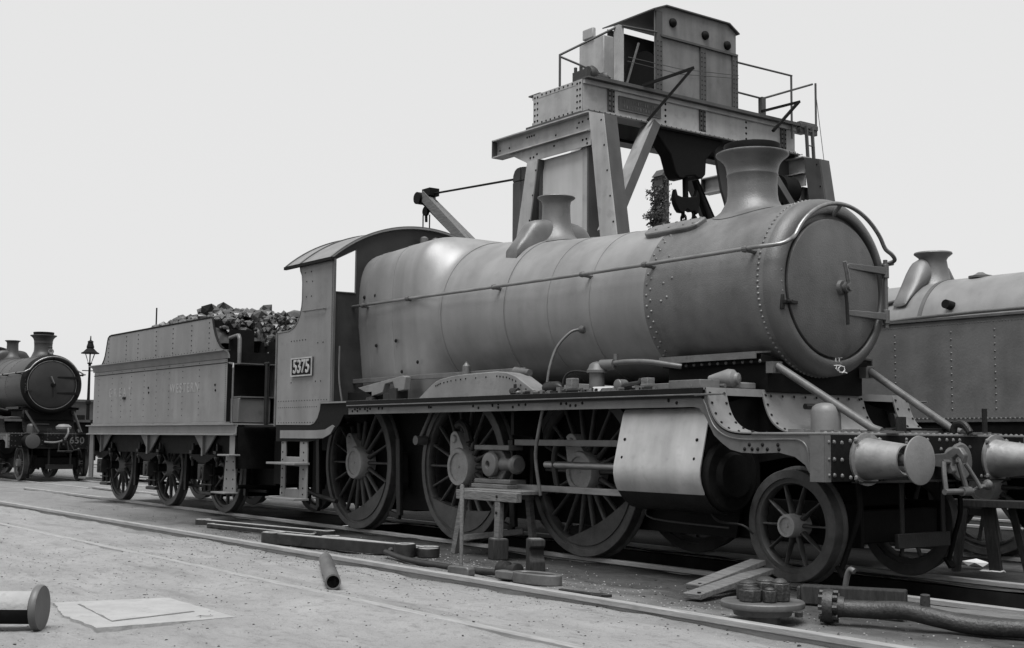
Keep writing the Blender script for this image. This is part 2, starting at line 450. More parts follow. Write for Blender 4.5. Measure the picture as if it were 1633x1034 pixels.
# ================================================================== LOCOMOTIVE (near side is -y, front is +x, rail top z = 0)
RD, RP, RT = .837, .462, .629
def wheel_kit(Rw, nsp, hub, rim, crank=0., crank_a=0., bal=None):
    """meshes of one wheel, axle along y, outer face at -y"""
    k = {}
    ri = Rw-.07
    k['tyre'] = B().lathe([(-.068, ri), (-.068, Rw-.006), (-.062, Rw), (.03, Rw+.002), (.042, Rw+.02), (.056, Rw+.028), (.07, Rw+.022), (.072, ri)], (0,0,0), 'y', 64, closed=True).mesh('tyre', TYRE, 35)
    c = B().lathe([(-.05, ri+.002), (-.05, ri-rim), (-.03, ri-rim-.012), (.03, ri-rim-.012), (.05, ri-rim), (.05, ri+.002)], (0,0,0), 'y', 64, closed=True)
    h_ = B()
    h_.lathe([(-.115, 0), (-.115, .012), (-.105, .016), (-.105, hub*.72), (-.125, hub*.74), (-.125, hub*.95), (-.11, hub), (-.05, hub*1.04), (.09, hub*1.02), (.09, 0)], (0,0,0), 'y', 32)
    if crank:
        cx, cz = crank*math.cos(crank_a), crank*math.sin(crank_a)
        # tapered crank web
        n = Vector((-math.sin(crank_a), 0, math.cos(crank_a)))
        pts = []
        for (ax, az, r, s0, s1) in ((0, 0, hub*.98, 100, 260), (cx, cz, .085, -80, 80)):
            for q in range(9):
                a = crank_a + R(s0+(s1-s0)*q/8)
                pts.append((ax+r*math.cos(a), az+r*math.sin(a)))
        h_.prism(pts, 'y', -.10, .02)
        h_.lathe([(-.125, 0), (-.125, .04), (-.12, .045), (-.1, .05)], (cx, 0, cz), 'y', 16)
    k['centre'] = c.mesh('wheel_centre', WHEEL, 35)
    k['hub'] = h_.mesh('hub', HUBM, 35)
    # one oval tapered spoke pointing up
    sp = B(); r0, r1 = hub*.97, ri-rim+.01
    rings = []
    for q in range(5):
        f = q/4; r = r0+(r1-r0)*f; a = (.024-.010*f+.008*max(0, f-.75)*4)*(.6 if Rw < .5 else .9); bb = .040-.016*f
        if q == 0: a *= 1.5
        rings.append([(a*math.cos(2*pi*i/10), bb*math.sin(2*pi*i/10), r) for i in range(10)])
    k['spoke'] = sp.loft(rings).mesh('spoke', WHEEL, 60)
    if bal:
        a0, a1, dp = bal; P = []
        nn = 22
        for q in range(nn+1):
            a = R(a0+(a1-a0)*q/nn); P.append(((ri-rim+.01)*math.cos(a), (ri-rim+.01)*math.sin(a)))
        # chord side, slightly bowed
        for q in range(1, nn):
            f = 1-q/nn; pa = Vector(P[0]).lerp(Vector(P[nn]), f); bow = dp*math.sin(pi*f)
            mdir = Vector((math.cos(R((a0+a1)/2)), math.sin(R((a0+a1)/2)))); P.append(tuple(pa+mdir*bow))
        k['balance'] = B().prism(P, 'y', -.062, .05).mesh('balance_weight', WHEEL, 35)
    k['n'] = nsp
    return k
def place_wheel(parent, name, kit, loc, near=True, rot=0.):
    c = bpy.data.objects.new(name, kit['centre']); COL.objects.link(c); c.parent = parent; c.location = loc
    c.rotation_euler = (0, rot, 0 if near else pi)
    def sub(n, me, ry=0.):
        o = bpy.data.objects.new(n, me); COL.objects.link(o); o.parent = c; o.rotation_euler = (0, ry, 0)
    sub('tyre', kit['tyre']); sub('hub', kit['hub'])
    for i in range(kit['n']): sub('spoke', kit['spoke'], 2*pi*(i+.5)/kit['n'] if kit['n'] % 4 else 2*pi*i/kit['n'])
    if 'balance' in kit: sub('balance_weight', kit['balance'])
    return c

loco = thing('steam_locomotive', 'grey stripped steam locomotive with cab number 5375 and chalk marks, in the middle', 'locomotive', group='steam locomotives in the yard')
def part(name, bm, mt, parent=None, smooth=30, bevel=0): return bm.obj(name, mt, loco if parent is None else parent, smooth, bevel)

# ---- wheels
dk_tr = wheel_kit(RD, 18, .205, .05, .33, R(118), (-112, -18, .05))
dk_dr = wheel_kit(RD, 18, .215, .05, .33, R(108), (-150, -40, .06))
dk_le = wheel_kit(RD, 18, .205, .05, .33, R(118), (-112, -18, .05))
for x, kt in ((-2.362, dk_tr), (0, dk_dr), (2.134, dk_le)):
    place_wheel(loco, 'driving_wheel', kt, (x, -.767, RD))
    place_wheel(loco, 'driving_wheel', kt, (x, .767, RD), False, R(90))
    part('axle', B().cyl((x, -.7, RD), (x, .7, RD), .105, n=20), GREASE)
pk = wheel_kit(RP, 10, .095, .04)
for s in (-1, 1): place_wheel(loco, 'pony_wheel', pk, (4.80, .767*s, RP), s < 0)
part('pony_axle', B().cyl((4.8, -.7, RP), (4.8, .7, RP), .08, n=20), GREASE)
part('pony_truck_frame', B().box(3.9, 5.3, -.56, -.52, .30, .66).box(3.9, 5.3, .52, .56, .30, .66).box(3.9, 3.95, -.52, .52, .35, .62).box(5.2, 5.26, -.52, .52, .33, .6).box(4.3, 5.1, -.3, .3, .62, .8), BLACK, bevel=.01)
for s in (-1, 1):
    part('guard_iron', B().tube(smooth_pts([(5.35, s*.66, .86), (5.38, s*.68, .6), (5.30, s*.7, .35), (5.22, s*.72, .13)]), .022, 6).bar((5.2, s*.72, .16), (5.26, s*.72, .08), .08, .025), BLACK)

# ---- main frames
FR = [(-3.95,1.28),(-3.95,.34),(-3.3,.30),(-3.15,.30),(-1.6,.28),(-1.45,.28),(-.85,.3),(-.7,.3),(.7,.3),(.85,.3),(1.25,.3),(1.4,.3),(2.8,.3),(2.95,.3),(4.0,.3),(4.15,.95),(4.6,1.02),(5.2,.98),(5.4,.86),(5.55,.86),(5.55,1.20),(4.85,1.20),(4.55,1.24),(4.44,1.34),(4.36,1.57),(-2.2,1.57),(-2.3,1.28)]
for s in (-1, 1):
    part('frame_plate', B().prism(FR, 'y', s*.60, s*.63), BLACK)
for bxx in ((-3.8,-3.75,.5,1.25),(-1.0,-.9,.35,1.5),(1.0,1.05,.35,1.5),(3.0,3.05,.35,1.56),(4.15,4.2,.9,1.56)): part('frame_stretcher', B().box(bxx[0],bxx[1],-.6,.6,bxx[2],bxx[3]), BLACK)
part('ashpan', B().prism([(-3.3,1.5),(-3.3,.62),(-2.9,.26),(-1.4,.26),(-1.1,.6),(-1.1,1.5)], 'y', -.55, .55), BLACK)
for s in (-1, 1):
    for x in (-1.36, .95, -3.42):
        hb = B().bar((x-.05, s*.80, 1.15), (x, s*.80, .22), .05, .09, (1,0,0)).prism([(x-.12,.98),(x-.02,.98),(x+.02,.62),(x-.06,.45),(x-.14,.6)], 'y', s*.74-.05, s*.74+.05)
        hb.bar((x, s*.80, .2), (x-.22, s*.80, .24), .05, .06)
        part('brake_hanger', hb, GREASE, bevel=.008)
    part('leaf_spring', B().prism([(-.55,.98),(.55,.98),(.3,1.05),(-.3,1.05)], 'y', s*.655, s*.73), BLACK)

# ---- boiler, smokebox, firebox
def ring(x, zc, r, n=64): return [(x, r*math.sin(2*pi*i/n), zc+r*math.cos(2*pi*i/n)) for i in range(n)]
SBZ, SBR = 2.527, .797
sb = B().lathe([(2.98, SBR), (4.50, SBR), (4.55, SBR-.016), (4.565, SBR-.05), (4.57, .66), (4.57, 0)], (0, 0, SBZ), 'x', 96)
smokebox = part('smokebox', sb, SBPAINT, smooth=40)
part('smokebox_front_ring', B().lathe([(4.49, SBR+.004), (4.545, SBR-.002), (4.59, SBR-.035), (4.618, SBR-.08), (4.622, .672), (4.615, .658), (4.59, .655), (4.57, .655), (4.57, .70)], (0, 0, SBZ), 'x', 96, closed=True), SMOKE, smooth=60)
door = part('smokebox_door', B().lathe([(4.565, .60), (4.605, .622), (4.625, .615), (4.645, .56), (4.668, .42), (4.682, .22), (4.688, .08), (4.69, 0)], (0, -.012, 2.512), 'x', 96), SMOKE, smooth=50)
dz = 2.512
part('door_boss', B().cyl((4.67, 0, dz), (4.72, 0, dz), .075, .06, 24).cyl((4.72, 0, dz), (4.80, 0, dz), .033, n=16).cyl((4.745, -.0, dz), (4.775, 0, dz), .05, n=16), SMOKE, door)
part('door_handle', B().tube([(4.755, .03, dz-.02), (4.79, -.05, dz+.13), (4.80, -.09, dz+.215)], .018, 8), STEEL, door)
part('door_handle', B().tube([(4.735, 0, dz-.02), (4.74, .012, dz-.15), (4.74, .02, dz-.33)], .016, 8), GREASE, door)
for zz in (.205, -.215):
    part('door_hinge', B().prism([(.10, dz+zz-.016),(.13, dz+zz-.026),(.60, dz+zz-.034),(.66, dz+zz-.036),(.66, dz+zz+.036),(.60, dz+zz+.034),(.13, dz+zz+.026),(.10, dz+zz+.016)], 'x', 4.652, 4.685).cyl((4.665, .66, dz+zz-.065), (4.665, .66, dz+zz+.065), .032, n=14), SMOKE, door, bevel=.006)
part('hinge_pin', B().cyl((4.665, .66, dz-.32), (4.665, .66, dz+.31), .02, n=10), SMOKE, door)
part('door_clip', B().box(4.60, 4.66, -.70, -.54, 2.33, 2.36).cyl((4.61, -.69, 2.28), (4.61, -.69, 2.41), .022, n=8).cyl((4.60, -.66, 2.345), (4.70, -.66, 2.345), .018, n=8), GREASE, door, bevel=.004)
rv = B()
for i in range(96):
    a = 2*pi*i/96; n_ = (0, math.sin(a), math.cos(a))
    for x in (4.43,): rv.rivet((x, (SBR+.001)*n_[1], SBZ+(SBR+.001)*n_[2]), n_, .0165)
    if i % 2 == 0: rv.rivet((3.02, (SBR+.001)*n_[1], SBZ+(SBR+.001)*n_[2]), n_, .0165)
    else: rv.rivet((3.075, (SBR+.001)*n_[1], SBZ+(SBR+.001)*n_[2]), n_, .0165)
for yy, zz in ((-.70, 2.62), (-.70, 2.52), (-.69, 2.44)): rv.rivet((4.613, yy, zz), (1,0,0), .016)
for dx, a in ((3.25,1.1),(3.33,1.15),(3.25,1.45),(3.36,1.40),(3.30,1.62),(3.22,1.66)):
    rv.rivet((dx, -(SBR)*math.sin(a), SBZ+SBR*math.cos(a)), (0, -math.sin(a), math.cos(a)), .016)
stuff(part('smokebox_rivets', rv, SBPAINT))
# cover plate on the smokebox shoulder
pl = []
def plate_ring(f, off):
    x0, x1 = 2.66, 3.40
    out = []
    for t_ in span(0, 1, 8):
        a = .42+.27*t_; rr = SBR+off
        ins = .09*max(0, (t_-.72)/.28)**2 + .05*max(0, (.2-t_)/.2)**2
        out.append((x0+ins if f == 0 else x1-ins, -rr*math.sin(a), SBZ+rr*math.cos(a)))
    return out
top_l, top_r = plate_ring(0, .045), plate_ring(1, .045); bot_l, bot_r = plate_ring(0, -.01), plate_ring(1, -.01)
vs_ = top_l+top_r+bot_l+bot_r; n9 = 9
fs_ = [(i, i+1, n9+i+1, n9+i) for i in range(8)] + [(2*n9+i, i, i+1, 2*n9+i+1)[::-1] for i in range(8)] + [(3*n9+i, n9+i, n9+i+1, 3*n9+i+1) for i in range(8)] + [(0, n9, 3*n9, 2*n9), (8, 2*n9+8, 3*n9+8, n9+8)]
cp = part('smokebox_cover_plate', B().add(vs_, fs_), SBPAINT, bevel=.015)
rv = B()
for x in (2.82, 3.0, 3.2, 3.33):
    for a in (.46, .60): rv.rivet((x, -(SBR+.046)*math.sin(a), SBZ+(SBR+.046)*math.cos(a)), (0, -math.sin(a), math.cos(a)), .016)
stuff(part('cover_plate_bolts', rv, SMOKE, cp))

secs = [(2.99, 2.527, .788), (2.2, 2.53, .800), (1.55, 2.536, .815), (1.1, 2.545, .838), (.78, 2.552, .858)]
part('boiler_barrel', B().loft([ring(x, z, r) for x, z, r in secs]), PAINT, smooth=40)
part('boiler_cone', B().loft([ring(x, z, r) for x, z, r in ((.78, 2.552, .860), (.40, 2.563, .888), (0, 2.575, .912), (-.38, 2.583, .928))]), PAINT, smooth=40)
def boiler_r(x):
    S = secs[::-1] + [] ; S = [(-.36, 2.585, .930), (0, 2.575, .912), (.40, 2.563, .888)] + S
    for p, q in zip(S, S[1:]):
        if p[0] <= x <= q[0]:
            f = (x-p[0])/(q[0]-p[0]); return p[1]+(q[1]-p[1])*f, p[2]+(q[2]-p[2])*f
    return (SBZ, SBR) if x > 2.9 else (2.585, .93)
for x, wd, th in ((2.96, .06, .006), (2.16, .045, .005), (1.5, .045, .005), (.775, .075, .011), (-.345, .035, .004)):
    z0, r0 = boiler_r(x-wd/2); z1, r1 = boiler_r(x+wd/2)
    part('boiler_band', B().loft([ring(x-wd/2, z0, r0-.01), ring(x-wd/2, z0, r0+th), ring(x+wd/2, z1, r1+th), ring(x+wd/2, z1, r1-.01)], capped=False), PAINT, smooth=40)
def fb_ring(x, n=96):
    f = min(1, max(0, (-.38-x)/.42)); f = f*f*(3-2*f)
    rear = min(1, max(0, (-1.0-x)/1.25))
    out = []
    for i in range(n):
        a = 2*pi*i/n; s, c = math.sin(a), math.cos(a)
        rc = .915
        A_ = .985-.04*rear; Bt = 1.02-.05*rear; nn = 4.4
        if c >= 0: rs = (abs(s/A_)**nn+abs(c/Bt)**nn)**(-1/nn)
        else: rs = (abs(s/(A_))**6+abs(c/1.15)**6)**(-1/6)
        r = rc+(rs-rc)*f
        y = r*s; z = 2.585+r*c
        if c < 0: y *= 1-.10*f*min(1, -c*1.2)
        out.append((x, y, z))
    return out
part('firebox', B().loft([fb_ring(x) for x in [-.34-.52*k/18 for k in range(19)]+[-1.2, -1.6, -2.0, -2.21]]), PAINT, smooth=50)
for x in (-1.35, -1.98):
    n_ = 96
    part('boiler_band', B().loft([[(x+dx, y*(1+k), 2.585+(z-2.585)*(1+k)) for _, y, z in fb_ring(x)] for dx, k in ((-.02,-.01),(-.02,.004),(.02,.004),(.02,-.01))], capped=False), PAINT, smooth=40)
# washout plugs and firebox fittings
pg = B()
for x in (-2.05, -1.78, -1.50, -1.22): pg.rivet((x, -.955+.012*(x+2.05), 2.93), (0,-1,.2), .026)
for x, z in ((-1.75, 2.30), (-1.25, 2.33), (-.75, 2.05), (-1.1, 1.95)): pg.rivet((x, -.945-.02*(x > -1.5), z), (0,-1,0), .026)
pg.rivet((-.62, -.86, 2.95), (0,-1,.3), .018)
stuff(part('washout_plugs', pg, BLACK))
part('firebox_dome_plug', B().lathe([(0,.075),(.03,.075),(.055,.055),(.062,.02),(.065,0)], (-1.32, -.42, 3.555), 'z', 20), PAINT)
part('firebox_dome_plug', B().lathe([(0,.06),(.03,.06),(.055,.045),(.06,0)], (-2.02, -.62, 3.44), 'z', 20), PAINT)
# chimney
CX_ = 3.652
def saddle_z(x, y, off=0.):
    zc, r = boiler_r(x); rr = r+off
    return zc+math.sqrt(max(.01, rr*rr-y*y))
ch = B(); n = 64; prof = [(3.905,.262),(3.898,.335),(3.892,.346),(3.882,.347),(3.872,.340),(3.850,.308),(3.822,.280),(3.785,.258),(3.74,.246),(3.70,.241),(3.692,.245),(3.68,.245),(3.672,.239),(3.58,.2355),(3.50,.237),(3.44,.246),(3.40,.265)]
rings = [[(CX_+r*math.cos(2*pi*i/n), r*math.sin(2*pi*i/n), z) for i in range(n)] for z, r in prof]
for r, f in ((.30, .35), (.34, .12), (.385, .02)):
    rg = []
    for i in range(n):
        x, y = CX_+r*math.cos(2*pi*i/n), r*math.sin(2*pi*i/n); zs = saddle_z(min(x, 4.4), y, .003)
        rg.append((x, y, zs+(3.40-3.33)*f*1.6))
    rings.append(rg)
chim = part('chimney', ch.loft(rings, capped=False), SBPAINT, smooth=50)
part('chimney_cap', B().lathe([(3.89,.262),(3.965,.272),(3.98,.268),(3.98,.235),(3.85,.20),(3.85,.25)], (CX_, 0, 0), 'z', 48, closed=True), BLACK, chim)
# safety valve bonnet with top-feed casings
SX = .645
prof = [(3.93,.185),(3.925,.215),(3.917,.219),(3.908,.212),(3.89,.182),(3.87,.168),(3.83,.160),(3.7,.163),(3.60,.172),(3.54,.19)]
rings = [[(SX+r*math.cos(2*pi*i/48), r*math.sin(2*pi*i/48), z) for i in range(48)] for z, r in prof]
for r, f in ((.225, .42), (.27, .14), (.33, .02)):
    rings.append([(SX+r*math.cos(2*pi*i/48), r*math.sin(2*pi*i/48), saddle_z(SX+r*math.cos(2*pi*i/48), r*math.sin(2*pi*i/48), .003)+.15*f) for i in range(48)])
bon = part('safety_valve_bonnet', B().loft(rings, capped=False), SBPAINT, smooth=50)
part('valve_cap', B().lathe([(3.90,.16),(3.93,.12),(3.93,0)], (SX,0,0), 'z', 24), BLACK, bon)
for s in (-1, 1):
    rings = []
    for y0, zt, wx in ((.06,3.64,.15),(.20,3.645,.155),(.30,3.63,.15),(.36,3.61,.142),(.40,3.58,.136),(.43,3.54,.13),(.46,3.50,.118),(.50,3.43,.115),(.56,3.36,.112),(.62,3.28,.108)):
        zb = 3.15
        rings.append([(SX-.02+wx*math.copysign(abs(math.cos(2*pi*i/24))**.6, math.cos(2*pi*i/24)), s*y0, zb+(zt-zb)*(.5+.5*math.copysign(abs(math.sin(2*pi*i/24))**.6, math.sin(2*pi*i/24)))) for i in range(24)])
    part('top_feed_casing', B().loft(rings), SBPAINT, bon, smooth=60)

# ---- handrail
hr = [(-2.2, -1.035, 2.815), (-1.2, -1.03, 2.812), (-.5, -1.0, 2.81), (1, -.93, 2.808), (2.4, -.875, 2.81), (3.7, -.87, 2.812), (4.40, -.87, 2.815), (4.55, -.85, 2.818), (4.68, -.78, 2.83), (4.71, -.70, 2.87)]
arc = []
for k in range(13):
    a = R(-58+116*k/12); arc.append((4.70, .73*math.sin(a), 2.53+.73*math.cos(a)))
hr2 = [(4.71, .70, 2.87), (4.68, .78, 2.83), (4.55, .85, 2.818), (4.40, .87, 2.815), (2.4, .875, 2.81), (-.5, 1.0, 2.81), (-2.2, 1.035, 2.815)]
rail = part('boiler_handrail', B().tube(smooth_pts(hr+arc+hr2, 5), .019, 10), STEEL, smooth=60)
for s in (-1, 1):
    for x in (-1.95, -.9, .72, 2.16, 3.08, 4.36):
        zc, r = boiler_r(x) if x > -.4 else (2.585, .955)
        yb = math.sqrt(max(.01, r*r-(2.81-zc)**2)) if x > -.4 else .93
        yo = 1.03 if x < -.4 else (.93 if x < 1 else .873)
        part('handrail_knob', B().tube([(x, s*(yb-.02), 2.80), (x, s*(yb+.02), 2.80), (x, s*yo, 2.81)], .02, 8, [.036, .022, .026]).lathe([(-.032,.0),(-.026,.026),(0,.033),(.026,.026),(.032,0)], (x, s*yo, 2.81), 'x', 10), SMOKE, rail)
part('handrail_knob', B().tube([(4.61, 0, 3.17), (4.70, 0, 3.26)], .02, 8), SMOKE, rail)

# ---- smokebox saddle
sd_ = B().prism([(-.72,1.905),(-.72,1.83),(-.64,1.83),(-.64,1.58),(.64,1.58),(.64,1.83),(.72,1.83),(.72,1.905),(.45,1.87),(0,1.80),(-.45,1.87)], 'x', 3.16, 4.40)
sad = part('saddle', sd_, BLACK, bevel=.006)
for s in (-1, 1):
    part('saddle_flange', B().prism([(s*.60,1.94),(s*.80,1.925),(s*.80,1.865),(s*.785,1.865),(s*.785,1.91),(s*.60,1.925)], 'x', 3.20, 4.40), PALE, sad)
    rv = B()
    for k in range(12): rv.rivet((3.28+.1*k, s*.722, 1.845), (0, s, 0), .018)
    stuff(part('saddle_rivets', rv, PALE, sad))
part('valve_chest_cover', B().box(3.66, 4.30, -.98, -.68, 1.601, 1.66), PAINT2, bevel=.012)

# ---- running plate, valances, drop sheet, buffer beam
Wp = 1.36
part('running_plate', B().box(-2.45, 4.36, -Wp, -.62, 1.58, 1.6).box(-2.45, 4.36, .62, Wp, 1.58, 1.6), DROPM)
DROP = smooth_pts([(4.36,0,1.60),(4.385,0,1.52),(4.41,0,1.44),(4.46,0,1.35),(4.53,0,1.285),(4.62,0,1.245),(4.74,0,1.226),(4.88,0,1.222)], 3)
dl = [(p.x, p.z) for p in DROP]
off_ = [(x-.012, z-.008) for x, z in dl]
sheet = dl + off_[::-1]
for y0, y1 in ((-Wp, -1.13), (-.68, .68), (1.13, Wp)): part('curved_drop_sheet', B().prism(sheet, 'y', y0, y1), DROPM, smooth=50)
for y0, y1 in ((-1.13, -.68), (.68, 1.13)): part('drop_sheet_top_bar', B().prism([(4.36,1.6),(4.372,1.535),(4.35,1.535),(4.34,1.6)], 'y', y0, y1), PAINT2)
part('platform_plate', B().box(4.86, 5.60, -Wp, Wp, 1.206, 1.224), PAINT2, bevel=.004)
VU = [(-1.70,1.578),(4.30,1.578)] + [(x-.022, z-.022) for x, z in dl[1:-1]] + [(4.88,1.203),(5.50,1.203)]
VL = [(5.50,.905),(5.44,.915),(5.40,.975),(5.30,1.035),(5.14,1.066),(4.90,1.056),(4.74,1.061),(4.62,1.085),(4.53,1.135),(4.44,1.20),(4.39,1.275),(4.335,1.36),(4.27,1.425),(4.20,1.437),(-1.70,1.437)]
for s in (-1, 1):
    va = part('valance', B().prism(VU+VL, 'y', s*(Wp-.03), s*(Wp-.012)), VALM)
    bead = [(-1.72, s*(Wp-.008), 1.50), (4.15, s*(Wp-.008), 1.555), (4.24, s*(Wp-.008), 1.553), (4.31, s*(Wp-.008), 1.53), (4.345, s*(Wp-.008), 1.46), (4.385, s*(Wp-.008), 1.37), (4.44, s*(Wp-.008), 1.28), (4.53, s*(Wp-.008), 1.215), (4.65, s*(Wp-.008), 1.178), (4.85, s*(Wp-.008), 1.165), (5.25, s*(Wp-.008), 1.17), (5.36, s*(Wp-.008), 1.16), (5.42, s*(Wp-.008), 1.11), (5.445, s*(Wp-.008), 1.0), (5.45, s*(Wp-.008), .93)]
    bead[0] = (-1.70, s*(Wp-.008), 1.54); bead[1] = (4.15, s*(Wp-.008), 1.54); bead[2] = (4.24, s*(Wp-.008), 1.533); bead[3] = (4.30, s*(Wp-.008), 1.51)
    part('valance_bead', B().tube(smooth_pts([(x, s*(Wp+(.012 if x < 4.3 else -.008)), z) for x, _, z in bead], 4), .0075, 6), PALE, va)
    part('plate_edge_angle', B().box(-1.72, 4.33, s*(Wp+.012) if s < 0 else s*Wp-.012, s*Wp+.012 if s < 0 else s*(Wp+.012), 1.512, 1.597), BLACK, va)
    rv = B()
    for x in (-1.6,-1.54,-1.48,-1.42,-1.30,-1.24,-1.18,-.98,-.9,.10,.14,.95,1.05,1.3,1.4,1.65,1.75,1.86,2.42,2.50,2.56,2.64,2.74,3.9,4.0):
        rv.rivet((x, s*(Wp-.011), 1.475+.02*((int(abs(x)*50)) % 2)), (0, s, 0), .0155)
        if int(abs(x)*37) % 3 == 0: rv.rivet((x, s*(Wp-.011), 1.51), (0, s, 0), .0155)
    for x in (4.78,4.86,4.92,5.02,5.14): rv.rivet((x, s*(Wp-.011), 1.09), (0, s, 0), .017)
    for x in (4.83,4.97,5.13): rv.rivet((x, s*(Wp-.011), 1.125), (0, s, 0), .017)
    stuff(part('valance_rivets', rv, BLACK, va))
rv = B()
for x, z in dl[2::3]:
    for y in (-1.33, -1.16, -.65, .65, 1.16, 1.33): rv.rivet((x+.004, y, z+.003), (.8, 0, .6), .013)
for k in range(9): rv.rivet((4.395, -.6+.15*k, 1.545), (1, 0, .2), .013)
stuff(part('drop_sheet_rivets', rv, BLACK))
beam = part('buffer_beam', B().box(5.555, 5.60, -Wp, Wp, .85, 1.205), BLACK, bevel=.004)
part('beam_end_angle', B().box(5.46, 5.605, -Wp-.006, -Wp+.012, .85, 1.203).box(5.6, 5.612, -Wp-.006, -Wp+.055, .85, 1.203), VALM, beam)
part('beam_end_angle', B().box(5.46, 5.605, Wp-.012, Wp+.006, .85, 1.203).box(5.6, 5.612, Wp-.055, Wp+.006, .85, 1.203), VALM, beam)
part('beam_flange', B().box(5.56, 5.66, -1.0, 1.0, .838, .852), GREASE, beam)
rv = B()
for s in (-1, 1):
    for z in (.90, 1.02, 1.15): rv.rivet((5.601, s*1.25, z), (1,0,0), .019); rv.rivet((5.601, s*1.16, z-.005), (1,0,0), .019); rv.rivet((5.613, s*1.325, z), (1,0,0), .016)
    for z in (.90, .98, 1.07, 1.15): rv.rivet((5.601, s*.36, z), (1,0,0), .019)
    for z in (.93, 1.03, 1.12): rv.rivet((5.601, s*.50, z), (1,0,0), .019)
    for y in (.08, .18, .27, .36): rv.rivet((5.601, s*y, 1.175), (1,0,0), .018)
    for y in (.66, .72): rv.rivet((5.601, s*y, .875), (1,0,0), .018)
    for k in range(4): rv.rivet((5.601, s*(.9+.16*(1 if k % 2 else -1)), 1.02+.14*(1 if k > 1 else -1)), (1,0,0), .02)
rv.rivet((5.601, -.1, 1.10), (1,0,0), .019); rv.rivet((5.601, .1, 1.10), (1,0,0), .019)
for k in range(34): rv.rivet((5.575, -1.32+.08*k, 1.224), (0,0,1), .017)
stuff(part('beam_rivets', rv, PALE, beam))
for s in (-1, 1):
    y = s*.87
    bu = part('buffer', B().lathe([(5.60,.205),(5.618,.205),(5.618,.165),(5.66,.158),(5.75,.148),(5.88,.132),(5.965,.122),(5.97,.112),(5.955,.095),(5.90,.09)], (0, y, 1.02), 'x', 40), BUFM, smooth=50)
    part('buffer_shank', B().cyl((5.9, y, 1.02), (6.07, y, 1.02), .045, n=20), STEEL, bu)
    part('buffer_head', B().lathe([(6.05,.06),(6.066,.13),(6.074,.178),(6.082,.184),(6.092,.182),(6.10,.15),(6.106,.08),(6.108,0)], (0, y, 1.02), 'x', 48), PAINT2, bu, smooth=40)
    rv = B()
    for k in range(4): rv.rivet((5.62, y+.145*(1 if k % 2 else -1), 1.02+.145*(1 if k > 1 else -1)), (1,0,0), .028)
    stuff(part('buffer_bolts', rv, PALE, bu))
# drawhook and screw coupling
hk = part('drawhook', B().prism([(5.60,.96),(5.60,1.06),(5.72,1.07),(5.80,1.12),(5.86,1.115),(5.90,1.06),(5.885,.985),(5.86,1.03),(5.83,1.055),(5.79,1.03),(5.78,.97),(5.80,.93),(5.78,.90),(5.72,.91),(5.68,.95)], 'y', -.03, .03), PALE, bevel=.01)
part('drawbar_plate', B().lathe([(5.60,.12),(5.66,.12),(5.67,.15),(5.69,.155),(5.70,.14),(5.70,0)], (0,.24,1.0), 'x', 32), VALM, hk)
part('coupling_shackle', B().tube(smooth_pts([(5.76,-.10,1.0),(5.78,-.125,.9),(5.80,-.135,.78),(5.80,-.135,.755)], 4), .020, 8).tube(smooth_pts([(5.76,.09,1.02),(5.79,.10,.9),(5.815,.12,.78),(5.815,.12,.755)], 4), .022, 8).cyl((5.76,-.11,1.0), (5.76,.10,1.0), .018, n=8), PALE, hk)
part('coupling_screw', B().cyl((5.81,-.17,.765), (5.81,.20,.765), .024, n=12).cyl((5.81,.06,.765), (5.81,.17,.765), .038, n=12).tube(smooth_pts([(5.81,.2,.765),(5.84,.28,.80),(5.85,.34,.80)], 4), .016, 8).lathe([(-.045,0),(-.03,.032),(0,.045),(.03,.032),(.045,0)], (5.85,.36,.815), 'y', 14), PALE, hk)
part('coupling_link', B().tube(smooth_pts([(5.80,.13,.99),(5.84,.20,.87),(5.87,.235,.79)], 4), .017, 8), PALE, hk)
part('cross_bar', B().box(5.46, 5.5, -.35, .35, .30, .42).box(5.47, 5.49, -.3, -.25, .4, .84).box(5.47, 5.49, .25, .3, .4, .84), GREASE, bevel=.006)
# stay rods from smokebox to beam
for s in (-1, 1):
    part('stay_rod', B().tube([(4.50, s*.63, 1.80), (4.56, s*.625, 1.765), (5.42, s*.545, 1.262), (5.50, s*.54, 1.238)], .034, 12).box(5.40, 5.66, s*.54-.075, s*.54+.075, 1.223, 1.242).box(4.42, 4.50, s*.63-.06, s*.63+.06, 1.74, 1.84), PALE, smooth=40)
# things fixed on the front platform
part('snifting_valve', B().lathe([(1.224,.15),(1.25,.15),(1.25,.125),(1.40,.122),(1.44,.11),(1.465,.08),(1.475,.04),(1.478,0)], (4.99, -.60, 0), 'z', 32), PAINT2, smooth=40)
part('oil_pipe', B().cyl((4.62,-.42,1.455), (4.62,-.05,1.455), .026, n=10), GREASE)
part('lamp_iron', B().box(5.50, 5.515, -.36, -.24, 1.224, 1.36), GREASE); part('lamp_iron', B().box(5.50, 5.515, .84, .90, 1.224, 1.45), GREASE)
fb = B()
for k in range(14): fb.box(5.1+.02*k, 5.16+.02*k, -.3+.07*k, -.22+.07*k, 1.224, 1.24+.02*rnd.random())
stuff(part('platform_fittings', fb, GREASE))
part('vacuum_standpipe', B().tube(smooth_pts([(5.50,.42,1.224),(5.52,.42,1.30),(5.60,.42,1.31),(5.66,.42,1.24)], 5), .03, 10), GREASE)

